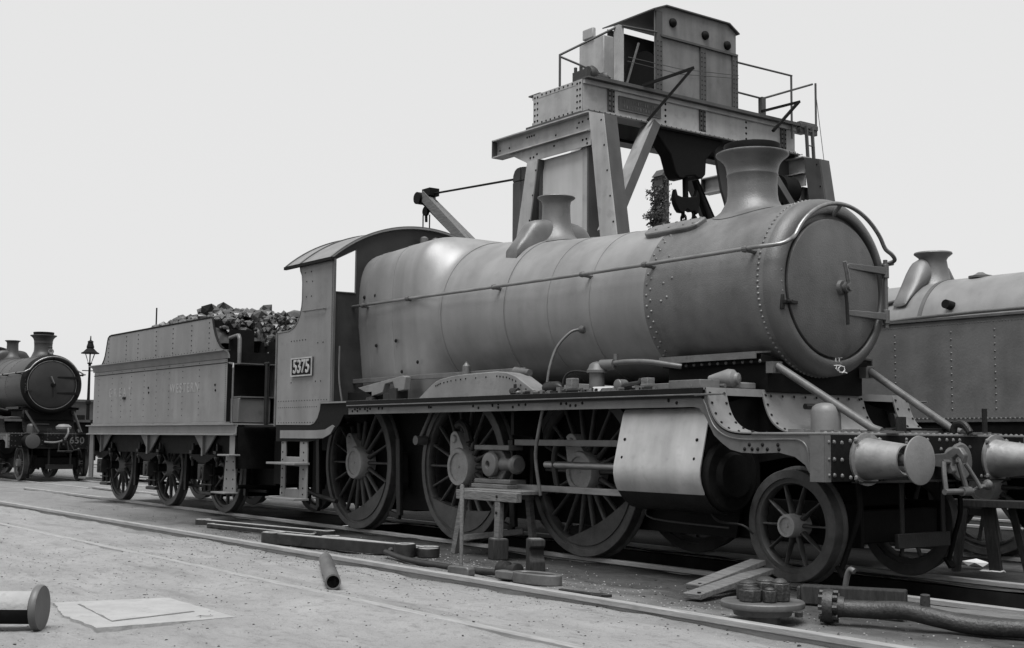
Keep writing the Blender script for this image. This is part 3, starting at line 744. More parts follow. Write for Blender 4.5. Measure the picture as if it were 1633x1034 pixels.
# ---- cylinders and motion
for s in (-1, 1):
    cyl = part('cylinder', B().lathe([(3.22,.31),(4.24,.31),(4.24,.30),(4.30,.29),(4.30,0)], (0, s*1.03, .86), 'x', 40), BLACK, smooth=40)
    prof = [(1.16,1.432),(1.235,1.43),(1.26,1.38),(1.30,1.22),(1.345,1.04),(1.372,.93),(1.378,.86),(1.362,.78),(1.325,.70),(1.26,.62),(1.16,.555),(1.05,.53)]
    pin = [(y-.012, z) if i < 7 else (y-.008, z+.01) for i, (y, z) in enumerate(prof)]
    part('cylinder_cladding', B().prism([(s*y, z) for y, z in prof[:9]+pin[:9][::-1]], 'x', 3.21, 4.30), SHEET, cyl, smooth=35)
    part('shaded_cladding_curve', B().prism([(s*(y-.003), z) for y, z in prof[8:]+pin[8:][::-1]], 'x', 3.215, 4.295), GREASE, cyl, smooth=35)  # lower curve of the cladding, darkened in colour for shade and grime
    rv = B()
    for x in (3.30, 4.21):
        for y, z in ((1.318, 1.16), (1.352, 1.0)): rv.rivet((x, s*y, z), (0, s, .2), .016)
    stuff(part('cladding_screws', rv, BLACK, cyl))
    part('cylinder_front_cover', B().lathe([(4.285,.31),(4.33,.31),(4.345,.29),(4.345,.2),(4.40,.18),(4.41,0)], (0, s*1.03, .86), 'x', 32), BLACK, cyl)
    part('steam_chest', B().prism([(s*.62,1.57),(s*1.15,1.45),(s*1.30,1.1),(s*1.2,.7),(s*.62,.7)], 'x', 3.23, 4.28), BLACK, cyl)
    rv = B()
    for k in range(12):
        a = 2*pi*k/12; rv.rivet((4.331, s*1.03+.265*math.cos(a), .86+.265*math.sin(a)), (1,0,0), .02)
    stuff(part('cover_nuts', rv, GREASE, cyl))
    part('drain_cock_pipes', B().tube(smooth_pts([(4.1, s*1.05, .55), (4.2, s*1.05, .47), (4.42, s*1.0, .45), (4.5, s*.95, .38)], 4), .011, 6).tube(smooth_pts([(3.3, s*1.05, .55), (3.4, s*1.06, .45), (4.3, s*1.03, .42)], 4), .010, 6), GREASE, cyl)
    part('piston_rod', B().cyl((1.78, s*1.02, .90), (3.23, s*1.02, .90), .037, n=20), STEEL, cyl)
    for z, x0 in ((1.12, 1.30), (.66, 1.28)):
        part('slide_bar', B().box(x0, 3.23, s*1.02-.045, s*1.02+.045, z-.032, z+.032), STEEL if z < 1 else PALE, cyl, bevel=.006)
    ch_ = part('crosshead', B().box(.68, 1.30, s*1.04-.10, s*1.04+.10, 1.035, 1.09).box(.70, 1.34, s*1.04-.11, s*1.04+.11, .685, .735).prism([(.88,1.04),(1.12,1.04),(1.2,.92),(1.2,.84),(1.12,.73),(.88,.73)], 'y', s*1.04-.05, s*1.04+.05), PALE, cyl, bevel=.01)
    part('motion_bracket', B().prism([(s*.62,1.56),(s*1.2,1.56),(s*1.2,1.2),(s*.95,1.18),(s*.95,.6),(s*.62,.6)], 'x', 1.42, 1.47), BLACK)
part('crosshead_boss', B().lathe([(-1.06,.0),(-1.18,.04),(-1.18,.07),(-1.165,.125),(-1.13,.135),(-1.09,.12),(-1.0,.10),(-1.0,0)], (.98, 0, .885), 'y', 28).cyl((1.1,-1.06,.885), (1.36,-1.06,.89), .075, .06, 20).lathe([(1.30,.075),(1.32,.10),(1.36,.10),(1.38,.075)], (0,-1.06,.89), 'x', 20), PALE, bevel=.004)
# link piece in the driving wheel and cranked lever
part('weighbar_lever', B().tube(smooth_pts([(-.02,-.88,1.30),(.10,-.9,1.33),(.2,-.9,1.26),(.26,-.9,1.12)], 4), .045, 8), GREASE)
part('radius_rod_end', B().cyl((-.72,-1.0,1.13), (-.72,-.86,1.13), .055, n=16).tube([(-.72,-.93,1.16), (-.62,-.9,1.35), (-.55,-.85,1.55)], .022, 8), PALE)
# curved pipe from boiler to below the plate
part('curved_feed_pipe', B().tube(smooth_pts([(2.02,-.76,2.27),(1.97,-.86,2.24),(1.90,-.98,2.09),(1.88,-1.06,1.88),(1.88,-1.10,1.66),(1.88,-1.11,1.58)], 6), .015, 8).lathe([(-.04,.03),(0,.045),(.04,.03)], (2.03,-.76,2.27), 'x', 10), PALE, smooth=60)
part('drain_pipe', B().tube(smooth_pts([(2.03,-1.26,1.45),(1.98,-1.27,1.25),(1.92,-1.26,1.05),(1.90,-1.24,.9),(1.92,-1.2,.6)], 5), .018, 8), PALE, smooth=60)
part('pipe_hoop', B().tube(smooth_pts([(1.98,-1.02,.62),(1.93,-1.03,.85),(1.93,-1.03,1.02),(1.98,-1.02,1.13),(2.06,-1.0,1.15)], 5), .03, 8), GREASE, smooth=60)
# ---- splashers and plate-top fittings
for s in (-1, 1):
    sp = [(-.26,1.6),(0,1.742),(.10,1.785),(.19,1.808),(.40,1.832),(.68,1.846),(1.25,1.852),(1.42,1.836),(1.577,1.792),(1.84,1.66),(1.95,1.6)]
    spl = part('splasher', B().prism(sp, 'y', s*1.05, s*1.26), PAINT2, bevel=.008)
    rv = B()
    for a, c in zip(sp[2:], sp[3:-1]):
        for f in (.0, .33, .66): rv.rivet((a[0]+(c[0]-a[0])*f, s*1.262, a[1]+(c[1]-a[1])*f-.05), (0, s, 0), .010)
    stuff(part('splasher_rivets', rv, BLACK, spl))
    sp2 = [(-2.9+.2,1.6),(-2.5,1.70),(-2.2,1.72),(-1.9,1.66),(-1.7,1.6)]
    part('splasher', B().prism(sp2, 'y', s*.64, s*.98), PAINT2)
    part('wheel_cover', B().prism([(1.55,1.6),(1.8,1.68),(2.15,1.71),(2.5,1.68),(2.75,1.6)], 'y', s*.64, s*.98), PAINT2)
rr = part('reversing_rod', B().bar((-2.2,-1.0,1.865), (1.42,-1.02,1.868), .03, .055), PALE, bevel=.005)
part('reversing_rod_end', B().cyl((1.28,-1.04,1.858), (1.55,-1.06,1.835), .05, .035, 14), PALE, rr)
part('oil_pot', B().lathe([(1.80,.045),(1.95,.045),(1.965,.03),(1.985,.018),(1.995,.018),(2.0,0)], (.40,-1.06,0), 'z', 16), PALE, rr)
part('reach_rod_bracket', B().prism([(-1.85,1.77),(-.80,1.885),(-.74,1.87),(-.76,1.72),(-.95,1.70),(-1.02,1.82),(-1.2,1.80),(-1.25,1.70),(-1.5,1.66)], 'y', -1.14, -1.06), PAINT2, bevel=.006)
part('bracket_foot', B().box(-1.08, -.9, -1.16, -1.0, 1.6, 1.74), GREASE); part('bracket_boss', B().lathe([(1.6,.07),(1.64,.06),(1.66,0)], (-1.5,-1.15,0), 'z', 12), GREASE)
part('tool_box', B().box(-2.10, -1.50, -1.14, -.98, 1.601, 1.72), BLACK, bevel=.006)
vp = part('vacuum_pump', B().lathe([(1.6,.11),(1.625,.11),(1.625,.075),(1.79,.072),(1.79,.098),(1.815,.098),(1.83,.085),(1.87,.07),(1.89,.04),(1.9,0)], (2.68,-1.12,0), 'z', 24).cyl((2.72,-1.10,1.86),(2.86,-1.06,1.865), .055, .05, 14), VALM, smooth=40)
part('pump_pipe', B().tube(smooth_pts([(2.80,-1.07,1.865),(2.95,-1.03,1.885),(3.2,-.95,1.88),(3.42,-.86,1.845),(3.5,-.80,1.83)], 5), .026, 10).cyl((2.86,-1.04,1.87),(2.86,-1.04,1.965), .022, n=10), PALE, vp, smooth=60)
part('pump_lever', B().tube(smooth_pts([(2.2,-1.16,1.61),(2.22,-1.14,1.76),(2.34,-1.12,1.82),(2.62,-1.12,1.79)], 4), .013, 6), GREASE, vp)

# ---- cab
Yc, XF, XR = 1.33, -2.2, -3.70
cab = part('cab_floor', B().box(XR-.1, -2.5, -1.3, 1.3, 1.30, 1.34), BLACK)
SIDE = [(-2.2,1.605),(-2.2,3.40),(-3.10,3.40),(-3.085,3.34),(-3.04,3.28),(-3.02,3.18),(-3.018,2.95),(-3.03,2.86),(-3.07,2.76),(-3.14,2.66),(-3.24,2.595),(-3.38,2.562),(-3.62,2.556),(-3.70,2.552),(-3.70,1.318),(-2.72,1.312),(-2.62,1.335),(-2.53,1.40),(-2.47,1.50),(-2.445,1.605)]
for s in (-1, 1):
    cs = part('cab_side', B().prism(SIDE, 'y', s*(Yc-.012), s*Yc), PAINT2)
    part('cab_side_bead', B().tube([(x, s*(Yc-.006), z) for x, z in SIDE[2:14]], .013, 6), SMOKE, cs, smooth=60)
    rv = B()
    for k in range(16): rv.rivet((-3.62+.075*k, s*Yc, 1.345), (0,s,0), .009)
    for k in range(19): rv.rivet((-3.64+.075*k, s*Yc, 1.63), (0,s,0), .009); rv.rivet((-3.64+.06*k, s*Yc, 1.545), (0,s,0), .008)
    for x, z in ((-2.95,3.30),(-2.78,3.30),(-2.9,3.18),(-2.74,3.17),(-2.9,2.98),(-2.76,2.98),(-3.3,2.42),(-3.22,2.42),(-3.14,2.42),(-3.06,2.42),(-2.98,2.42),(-2.9,2.42),(-2.56,2.36),(-2.42,2.36),(-2.6,1.87),(-2.46,1.87),(-3.28,1.87),(-3.1,2.05)):
        rv.rivet((x, s*Yc, z), (0,s,0), .011)
    stuff(part('cab_rivets', rv, BLACK, cs))
    part('cab_grab_rail', B().tube([(-2.93, s*Yc, 2.79), (-2.93, s*(Yc+.035), 2.79), (-2.36, s*(Yc+.035), 2.785), (-2.36, s*Yc, 2.785)], .011, 6), PALE, cs)
    part('cab_pillar', B().cyl((-3.735, s*1.33, 1.30), (-3.735, s*1.33, 2.55), .016, n=8), PALE, cs)
    part('corner_angle', B().box(-2.2, -2.165, s*Yc if s < 0 else s*Yc-.03, s*Yc+.03 if s < 0 else s*Yc, 1.602, 3.41), SMOKE, cs)
    npl = part('number_plate', B().box(-3.245, -2.66, s*Yc if s > 0 else s*(Yc+.022), s*(Yc+.022) if s > 0 else s*Yc, 1.945, 2.19), BLACK, bevel=.012)
    bd = B()
    for a, c, d, e in ((-3.245,-2.66,2.172,2.19),(-3.245,-2.66,1.945,1.963),(-3.245,-3.225,1.963,2.172),(-2.68,-2.66,1.963,2.172)): bd.box(a, c, min(s*(Yc+.020), s*(Yc+.032)), max(s*(Yc+.020), s*(Yc+.032)), d, e)
    part('plate_border', bd, FACEM, npl)
    mw = Matrix.Translation((-2.952, s*(Yc+.026), 2.066)) @ (FACE_Y if s < 0 else Matrix.Rotation(pi, 4, 'Z') @ FACE_Y)
    text_mesh('5375', .245, .008, 'number_digits', FACEM, npl, mw, 1.02, .92)
def arc_z(y): return 1.83+math.sqrt(2.10**2-y*y)
ys = span(-1.30, 1.30, 24)
fr = B()
ap = [(y, arc_z(y)-.02) for y in span(-1.0, 1.0, 16)]
fr.prism([(-1.0,1.6),(1.0,1.6)]+ap[::-1], 'x', XF-.012, XF)
for s in (-1, 1):
    fr.prism([(s*1.0,1.6),(s*1.33,1.6),(s*1.33,2.99),(s*1.0,2.99)], 'x', XF-.012, XF)
    fr.prism([(s*1.315,2.99),(s*1.33,2.99),(s*1.33,arc_z(1.33)-.02),(s*1.315,arc_z(1.315)-.02)], 'x', XF-.012, XF)
    fr.prism([(s*1.0,3.55),(s*1.315,3.40),(s*1.315,arc_z(1.315)-.02),(s*1.15,arc_z(1.15)-.02),(s*1.0,arc_z(1.0)-.02)], 'x', XF-.012, XF)
part('cab_front', fr, CABF)
for s in (-1, 1):
    part('window_frame', B().tube([(XF+.004, s*1.005, 2.99), (XF+.004, s*1.312, 2.99), (XF+.004, s*1.312, 3.40), (XF+.004, s*1.005, 3.548), (XF+.004, s*1.005, 2.99)], .011, 6), SMOKE)
rf = B(); ra = [(y, arc_z(y)) for y in span(-1.37, 1.37, 32)]
rf.prism(ra + [(y, z-.018) for y, z in ra[::-1]], 'x', -3.46, -2.15)
roof = part('cab_roof', rf, PAINT2, smooth=40)
for x in (-2.17, -3.44, -3.02): part('roof_rib', B().prism([(y, z+.016) for y, z in ra] + [(y, z-.0) for y, z in ra[::-1]], 'x', x-.016, x+.016), SMOKE, roof, smooth=40)
for s in (-1, 1): part('roof_gutter', B().box(-3.47, -2.15, min(s*1.345, s*1.385), max(s*1.345, s*1.385), 3.385, 3.425), BLACK, roof)
wh = part('whistle', B().lathe([(3.60,.03),(3.70,.03),(3.70,.055),(3.78,.055),(3.80,.03),(3.81,0)], (-2.08,-.05,0), 'z', 16), PALE)
part('whistle', B().lathe([(3.60,.03),(3.70,.03),(3.70,.055),(3.78,.055),(3.80,.03),(3.81,0)], (-2.08,.13,0), 'z', 16), PALE)
part('backhead', B().box(-2.75, -2.22, -.85, .85, 1.34, 2.9), BLACK, bevel=.08)
part('cab_front_pipe', B().tube(smooth_pts([(-2.13,-1.25,2.3),(-2.13,-1.25,1.9),(-2.10,-1.22,1.61)], 4), .012, 6), PALE)
# drop behind the running plate, step hangers
for s in (-1, 1):
    part('drop_plate', B().prism([(-1.70,1.578),(-2.44,1.598),(-2.475,1.49),(-2.54,1.39),(-2.63,1.325),(-2.72,1.30),(-3.7,1.305),(-3.7,1.10),(-2.75,1.10),(-2.3,1.15),(-2.1,1.22),(-1.95,1.33),(-1.85,1.437),(-1.70,1.437)], 'y', s*(Wp-.05), s*(Wp-.034)), BLACK)
    part('step_curve_strip', B().prism([(-3.55,1.245),(-2.55,1.245),(-2.3,1.255),(-2.12,1.31),(-2.06,1.29),(-2.16,1.20),(-2.35,1.145),(-2.7,1.14),(-3.55,1.14)], 'y', s*(Wp-.034), s*(Wp-.02)), PAINT2, smooth=0)
    st = part('cab_steps', B().box(-3.56, -3.43, s*1.30-.012, s*1.30+.012, .36, 1.24).box(-3.03, -2.82, s*1.30-.012, s*1.30+.012, .36, 1.24).box(-3.43, -3.03, s*1.30-.012, s*1.30+.012, .78, .90).box(-3.43, -3.03, s*1.30-.012, s*1.30+.012, .36, .48), PAINT2, bevel=.006)
    for z in (.80, .345):
        part('step_tread', B().box(-3.62, -2.80, min(s*1.28, s*1.50), max(s*1.28, s*1.50), z, z+.028), PAINT2, st, bevel=.004)
    rv = B()
    for z in (.42,.5,.62,.74,.86,.96,1.08,1.2):
        rv.rivet((-3.51, s*1.313, z), (0,s,0), .013); rv.rivet((-2.915, s*1.313, z), (0,s,0), .013)
    stuff(part('step_rivets', rv, BLACK, st))
part('injector_pipes', B().tube(smooth_pts([(-3.3,-1.15,.9),(-3.2,-1.15,.55),(-2.95,-1.12,.42),(-2.4,-1.1,.35)], 5), .03, 8).lathe([(-.1,.03),(-.05,.06),(.05,.06),(.1,.03)], (-3.2,-1.15,.6), 'z', 12), GREASE)
# chalk marks under the door
ck = B()
def stroke(P_, r=.006): ck.tube([(4.616, y, z) for y, z in P_], r, 5)
stroke([(-.005,1.925),(.0,1.85)]); stroke([(.05,1.93),(.045,1.87),(.055,1.85),(.08,1.855)]); stroke([(.02,1.895),(.085,1.90)])
stroke([(-.03,1.825),(.06,1.83)]); stroke([(.01,1.835),(.0,1.80),(.03,1.78)]); stroke([(.03,1.80),(.06,1.825),(.11,1.82),(.12,1.79),(.09,1.765),(.05,1.77),(.03,1.80)]); stroke([(.10,1.775),(.15,1.765)])
part('chalk_mark', ck, CHALK)
# ================================================================== TENDER
tender = thing('tender', 'six-wheeled grey tender lettered GREAT WESTERN, heaped with coal, behind the cab', 'tender')
def tp(name, bm, mt, parent=None, smooth=30, bevel=0): return bm.obj(name, mt, tender if parent is None else parent, smooth, bevel)
tk = wheel_kit(RT, 12, .13, .04)
for k in range(3):
    x = -6.425-2.286*k
    for s in (-1, 1): place_wheel(tender, 'tender_wheel', tk, (x, s*.767, RT), s < 0)
    tp('axle', B().cyl((x, -1.02, RT), (x, 1.02, RT), .07, n=16), GREASE)
TX0, TX1 = -11.28, -5.45
tank = tp('tank', B().box(TX0, TX1, -1.28, 1.28, 1.36, 2.30), PAINT2, bevel=.015)
cop = [(1.28,2.30),(1.285,2.34),(1.30,2.375),(1.335,2.40),(1.37,2.408),(1.37,2.422),(1.325,2.416),(1.285,2.39),(1.265,2.345),(1.262,2.30)]
for s in (-1, 1): tp('coping', B().prism([(s*y, z) for y, z in cop], 'x', TX0-.06, TX1+.06), PAINT2, tank, smooth=60)
tp('tank_top', B().box(TX0, -5.7, -1.27, 1.27, 2.30, 2.40), BLACK, tank)
rv = B(); 
for s in (-1, 1):
    for x in (-11.0, -10.3, -9.83, -9.35, -8.75, -8.2, -7.65, -7.1, -6.45):
        for k in range(9): rv.rivet((x+rnd.uniform(-.004, .004), s*1.281, 1.48+.098*k), (0,s,0), .009)
    for k in range(30): rv.rivet((-5.48, s*1.281, 1.40+.031*k), (0,s,0), .008)
    for x, z in ((-8.55,1.95),(-8.53,1.87),(-5.85,1.92),(-5.83,1.84)): rv.rivet((x, s*1.281, z), (0,s,0), .022)
    rv.box(-9.72, -9.60, min(s*1.281, s*1.30), max(s*1.281, s*1.30), 1.78, 1.82)
stuff(tp('tank_rivets', rv, BLACK, tank))
tp('tank_seam', B().tube([(TX0, -1.283, 2.235), (TX1, -1.283, 2.235)], .006, 5).tube([(TX0, 1.283, 2.235), (TX1, 1.283, 2.235)], .006, 5), BLACK, tank)
for s in (-1, 1):
    ff = FACE_Y if s < 0 else Matrix.Rotation(pi, 4, 'Z') @ FACE_Y
    for txt, xc, spc in (('GREAT', -9.9, 2.05), ('WESTERN', -7.03, 1.35)):
        xx = xc if s < 0 else -16.75-xc
        text_mesh(txt, .21, .0012, 'tank_lettering', CREAM, tank, Matrix.Translation((xx, s*1.282, 1.90)) @ ff, spc, 1.0)
# raised coal plates with curved ends
CPL = [(-11.12,2.42),(-11.05,2.46),(-10.98,2.52),(-10.92,2.60),(-10.87,2.72),(-10.83,2.84),(-10.80,2.90),(-10.74,2.935),(-10.66,2.945),(-6.24,2.955),(-6.18,2.945),(-6.16,2.90),(-6.12,2.80),(-6.05,2.68),(-5.96,2.58),(-5.84,2.49),(-5.72,2.445),(-5.50,2.425)]
for s in (-1, 1):
    cpl = tp('coal_plate', B().prism(CPL, 'y', s*1.20, s*1.212), PAINT2)
    tp('plate_bead', B().tube([(x, s*1.206, z+.004) for x, z in CPL[:-1]], .017, 6), BLACK, cpl, smooth=60)
    rv = B()
    for x in (-10.75, -9.85, -9.28, -8.45, -7.72, -6.96, -6.28):
        for k in range(6): rv.rivet((x, s*1.213, 2.49+.078*k), (0,s,0), .013)
    for k in range(42): rv.rivet((-10.95+.12*k, s*1.213, 2.455), (0,s,0), .009)
    stuff(tp('coal_plate_rivets', rv, BLACK, cpl))
tp('coal_end_plate', B().box(-10.86, -10.84, -1.2, 1.2, 2.42, 2.93), PAINT2)
for a_ in ((-6.22,-1.2,-.5,2.42,2.92),(-6.22,.5,1.2,2.42,2.92),(-5.70,-1.15,-.75,2.2,2.75),(-5.70,.5,1.15,2.2,2.75)): tp('coal_front_plate', B().box(a_[0],a_[0]+.02,a_[1],a_[2],a_[3],a_[4]), BLACK)
for s in (-1, 1): tp('bulkhead', B().box(-5.47, -5.44, min(s*.42,s*1.27), max(s*.42,s*1.27), 1.36, 2.40), BLACK); tp('coal_door_side', B().box(-6.2, -5.475, min(s*.42,s*.44), max(s*.42,s*.44), 1.36, 2.6), BLACK)
tp('fire_iron_rail', B().tube([(-5.70,-1.13,2.62),(-5.46,-1.13,2.64),(-5.40,-1.13,2.64),(-5.36,-1.13,2.58),(-5.36,-1.13,2.20)], .03, 8), PALE, smooth=60)
for a_ in ((-1.22,-.45,2.205,2.22),(.45,1.22,2.205,2.22),(-1.2,-.45,1.72,1.74)): tp('shelf', B().box(-5.44, -5.12, *a_), VALM)
tp('tool_locker', B().box(-5.43, -5.14, -1.22, -.72, 1.36, 1.71).box(-5.43, -5.16, -.6, -.45, 1.36, 2.2), SMOKE, bevel=.008)
tp('brake_column', B().cyl((-5.0,-.85,1.34), (-5.0,-.85,2.22), .035, n=10).cyl((-5.08,-.85,2.22), (-4.92,-.85,2.22), .02, n=8), GREASE)
tp('water_column', B().cyl((-5.0,.85,1.34), (-5.0,.85,2.22), .035, n=10), GREASE)
for s in (-1, 1):
    tp('tender_handrail', B().tube([(-5.18, s*1.30, 1.34), (-5.18, s*1.30, 2.15), (-5.22, s*1.28, 2.21), (-5.42, s*1.26, 2.23)], .014, 6), PALE)
tp('lamp_bracket', B().cyl((-9.43,-.85,2.9), (-9.43,-.85,3.38), .014, n=6), BLACK)
# frame
tp('tender_footplate', B().box(-11.42, -5.0, -Wp, Wp, 1.322, 1.342).box(-11.3, -5.43, -1.30, 1.30, 1.342, 1.368), PAINT2, bevel=.004)
for s in (-1, 1):
    tp('tender_valance', B().box(-11.38, -5.0, s*1.30-.012, s*1.30+.012, 1.19, 1.322).prism([(s*1.30,1.20),(s*1.355,1.19),(s*1.355,1.175),(s*1.285,1.175),(s*1.285,1.2)], 'x', -11.38, -5.0), PAINT2)
    FRT = [(-11.35,1.30),(-11.35,.88)]
    for x in (-10.997, -8.711, -6.425):
        FRT += [(x-.62,.88),(x-.5,1.02),(x-.22,1.05),(x-.16,.62),(x-.14,.33),(x-.06,.33),(x-.06,.78),(x+.06,.78),(x+.06,.33),(x+.14,.33),(x+.16,.62),(x+.22,1.05),(x+.5,1.02),(x+.62,.88)]
    FRT += [(-5.05,.88),(-5.05,1.30)]
    tp('tender_frame', B().prism(FRT, 'y', s*1.10-.014, s*1.10+.014), BLACK)
    for x in (-10.997, -8.711, -6.425):
        tp('spring_bracket', B().prism([(x-.42,1.19),(x+.42,1.19),(x+.05,.90),(x-.05,.90)], 'y', s*1.16-.015, s*1.16+.015).box(x-.025, x+.025, s*1.19-.03, s*1.19+.03, .86, 1.19), PAINT2, bevel=.006)
        sg = B()
        for k in range(6): sg.box(x-.50+.07*k, x+.50-.07*k, s*1.16-.045, s*1.16+.045, .86-.022*k, .88-.022*k)
        tp('leaf_spring', sg, BLACK)
        for e in (-.46, .46): tp('spring_hanger', B().cyl((x+e, s*1.16, .70), (x+e, s*1.16, 1.05), .022, n=8).box(x+e-.05, x+e+.05, s*1.16-.05, s*1.16+.05, .89, .94).lathe([(.78,.03),(.83,.05),(.89,.03)], (x+e, s*1.16, 0), 'z', 10), GREASE, bevel=.006)
        tp('axlebox', B().box(x-.11, x+.11, s*1.14-.09, s*1.14+.09, .49, .74).lathe([(-.02,.0),(-.02,.07),(.02,.07)], (x, s*1.22, .60), 'y', 14).box(x-.04, x+.04, s*1.23-.02, s*1.23+.02, .52, .70).box(x-.2, x+.2, s*1.10-.04, s*1.10+.04, .27, .32), GREASE, bevel=.012)
        tp('horn_plate', B().prism([(x-.24,1.02),(x+.24,1.02),(x+.20,.72),(x+.19,.34),(x-.19,.34),(x-.20,.72)], 'y', s*1.085-.008, s*1.085+.004), BLACK)
        for zz in (.42,.56,.72,.84): tp('horn_stay', B().box(x-.2, x+.2, s*1.10-.03, s*1.10+.03, zz, zz+.018), GREASE)
        tp('brake_hanger', B().bar((x+.72, s*.80, 1.0), (x+.70, s*.80, .28), .05, .08, (1,0,0)).prism([(x+.60,.80),(x+.68,.80),(x+.68,.42),(x+.60,.42)], 'y', s*.77-.05, s*.77+.05), GREASE, bevel=.006)
    tp('tender_step', B().prism([(-5.32,.90),(-5.02,.90),(-4.98,.36),(-5.40,.36)], 'y', s*1.30-.012, s*1.30+.012).box(-5.44, -4.95, min(s*1.28, s*1.48), max(s*1.28, s*1.48), .345, .37).box(-5.30, -4.9, min(s*1.28, s*1.46), max(s*1.28, s*1.46), .88, .905).box(-5.24, -5.0, s*1.29-.01, s*1.29+.01, .9, 1.3), PAINT2, bevel=.005)
    tp('step_plate', B().box(-11.3, -11.1, s*1.30-.012, s*1.30+.012, .40, 1.2).box(-11.4, -11.0, min(s*1.28, s*1.46), max(s*1.28, s*1.46), .38, .41), SMOKE)
    rv = B()
    for x in (-5.28, -5.06):
        for z in (.42, .55, .68, .8): rv.rivet((x, s*1.313, z), (0,s,0), .014)
    stuff(tp('step_rivets', rv, BLACK))
tp('drag_beams', B().box(-11.42, -11.38, -1.3, 1.3, .86, 1.32).box(-5.05, -5.0, -1.3, 1.3, .7, 1.30).box(-11.3, -5.1, -.62, -.58, .45, 1.3).box(-11.3, -5.1, .58, .62, .45, 1.3), BLACK)
tp('brake_rods', B().cyl((-11.1,-.7,.36), (-5.2,-.7,.36), .025, n=8).cyl((-5.6,-1.0,.42), (-5.6,1.0,.42), .03, n=8), GREASE)
tp('water_scoop', B().box(-7.6, -7.2, -.5, .5, .2, .6), BLACK, bevel=.02)
tp('intermediate_coupling', B().box(-5.0, -3.9, -.25, .25, .85, 1.05).box(-4.98, -3.85, -1.2, 1.2, 1.29, 1.318).box(-4.6,-4.3,-.9,.9,.5,1.1), BLACK)
for s in (-1, 1):
    bu = tp('buffer', B().lathe([(-11.42,.2),(-11.44,.2),(-11.44,.16),(-11.80,.12),(-11.81,.05),(-11.90,.05),(-11.90,.16),(-11.93,.18),(-11.95,.16),(-11.955,0)], (0, s*.87, 1.02), 'x', 24), PAINT2)
# coal: a heap of small stuff, with the biggest lumps as things of their own
b = B(); cr = random.Random(3)
def heap_h(x, y):
    fx = max(0, 1-((x+8.3)/2.9)**2); h = 2.78+.50*fx**.7*max(0, 1-(abs(y)/1.35)**2.2)
    if x > -6.6: h = 2.98+.06*math.sin(x*5) - max(0, x+6.25)*2.2
    return h
nx, ny = 44, 20
hv = [[(-10.8+4.7*i/nx, -1.15+2.3*j/ny, heap_h(-10.8+4.7*i/nx, -1.15+2.3*j/ny)-.10+cr.uniform(-.05, .05)) for j in range(ny+1)] for i in range(nx+1)]
vs_ = [p for r_ in hv for p in r_]
b.add(vs_, [(i*(ny+1)+j, (i+1)*(ny+1)+j, (i+1)*(ny+1)+j+1, i*(ny+1)+j+1) for i in range(nx) for j in range(ny)])
for k in range(1900):
    x = cr.uniform(-10.75, -5.75); y = cr.uniform(-1.1, 1.1)
    if x > -6.1: continue
    r = cr.choice((.025, .03, .04, .05, .065, .09))
    z = heap_h(x, y)-.07+cr.uniform(-.03, .05)
    vs_, fs_ = rock(r, k+50, (cr.uniform(.8, 1.5), cr.uniform(.8, 1.3), cr.uniform(.6, 1)))
    b.add([(vx+x, vy+y, vz+z) for vx, vy, vz in vs_], fs_)
b.prism([(-5.72,2.0),(-6.2,3.0),(-6.6,3.0),(-6.6,2.0)], 'y', -.42, .42)
for k in range(520):
    y = cr.uniform(-.42, .42); z = cr.uniform(2.1, 3.0); x = -5.66-(z-2.1)*.5+cr.uniform(-.06, .06)
    r = cr.choice((.03, .045, .06, .08)); vs_, fs_ = rock(r, k+5000, (1.1, 1, .8))
    b.add([(vx+x, vy+y, vz+z) for vx, vy, vz in vs_], fs_)
ch_o = stuff(b.obj('coal_heap', COALM, smooth=0)); tag(ch_o, 'heap of small dusty coal filling the tender bunker', 'coal')
LUMPS = [(-8.95,-.15,3.30,.13,1.6),(-8.62,.05,3.34,.15,1.35),(-9.4,-.4,3.22,.10,1.1),(-6.45,.30,3.10,.17,1.0),(-6.5,-.3,3.06,.13,1.2),(-7.0,-.25,3.12,.12,1.3),(-10.4,-.62,3.0,.16,1.2),(-7.6,-.5,3.18,.11,1.2),(-8.1,-.45,3.26,.14,1.3),(-10.0,-.5,3.08,.13,1.4),(-7.3,.2,3.26,.13,1.1),(-5.85,-.12,2.62,.12,1.0)]
LUMPL = ['long flat coal lump at the very top of the tender heap', 'biggest coal lump at the crest of the heap behind the lamp bracket', 'coal lump just left of the upright lamp bracket on the tender', 'tall coal lump standing beside the cab opening', 'coal lump in front of the tall one beside the cab opening', 'coal lump above the front corner of the tender coal plate', 'leftmost big coal lump at the rear end of the tender', 'small coal lump near the front half of the coal plate rim', 'coal lump at the rim halfway along the tender', 'second big coal lump from the rear end of the tender', 'coal lump on the far slope of the heap near the front', 'pale coal lump lying in the open coal door of the tender']
for k, (x, y, z, r, st_) in enumerate(LUMPS):
    vs_, fs_ = rock(r, 900+k, (st_, 1.0, .75))
    o = B().add(vs_, fs_).obj('coal_lump', COALM, smooth=0); o.location = (x, y, z); o.rotation_euler = (cr.uniform(-.4, .4), cr.uniform(-.4, .4), cr.uniform(0, 3))
    tag(o, LUMPL[k], 'coal lump', 'big coal lumps on the tender')
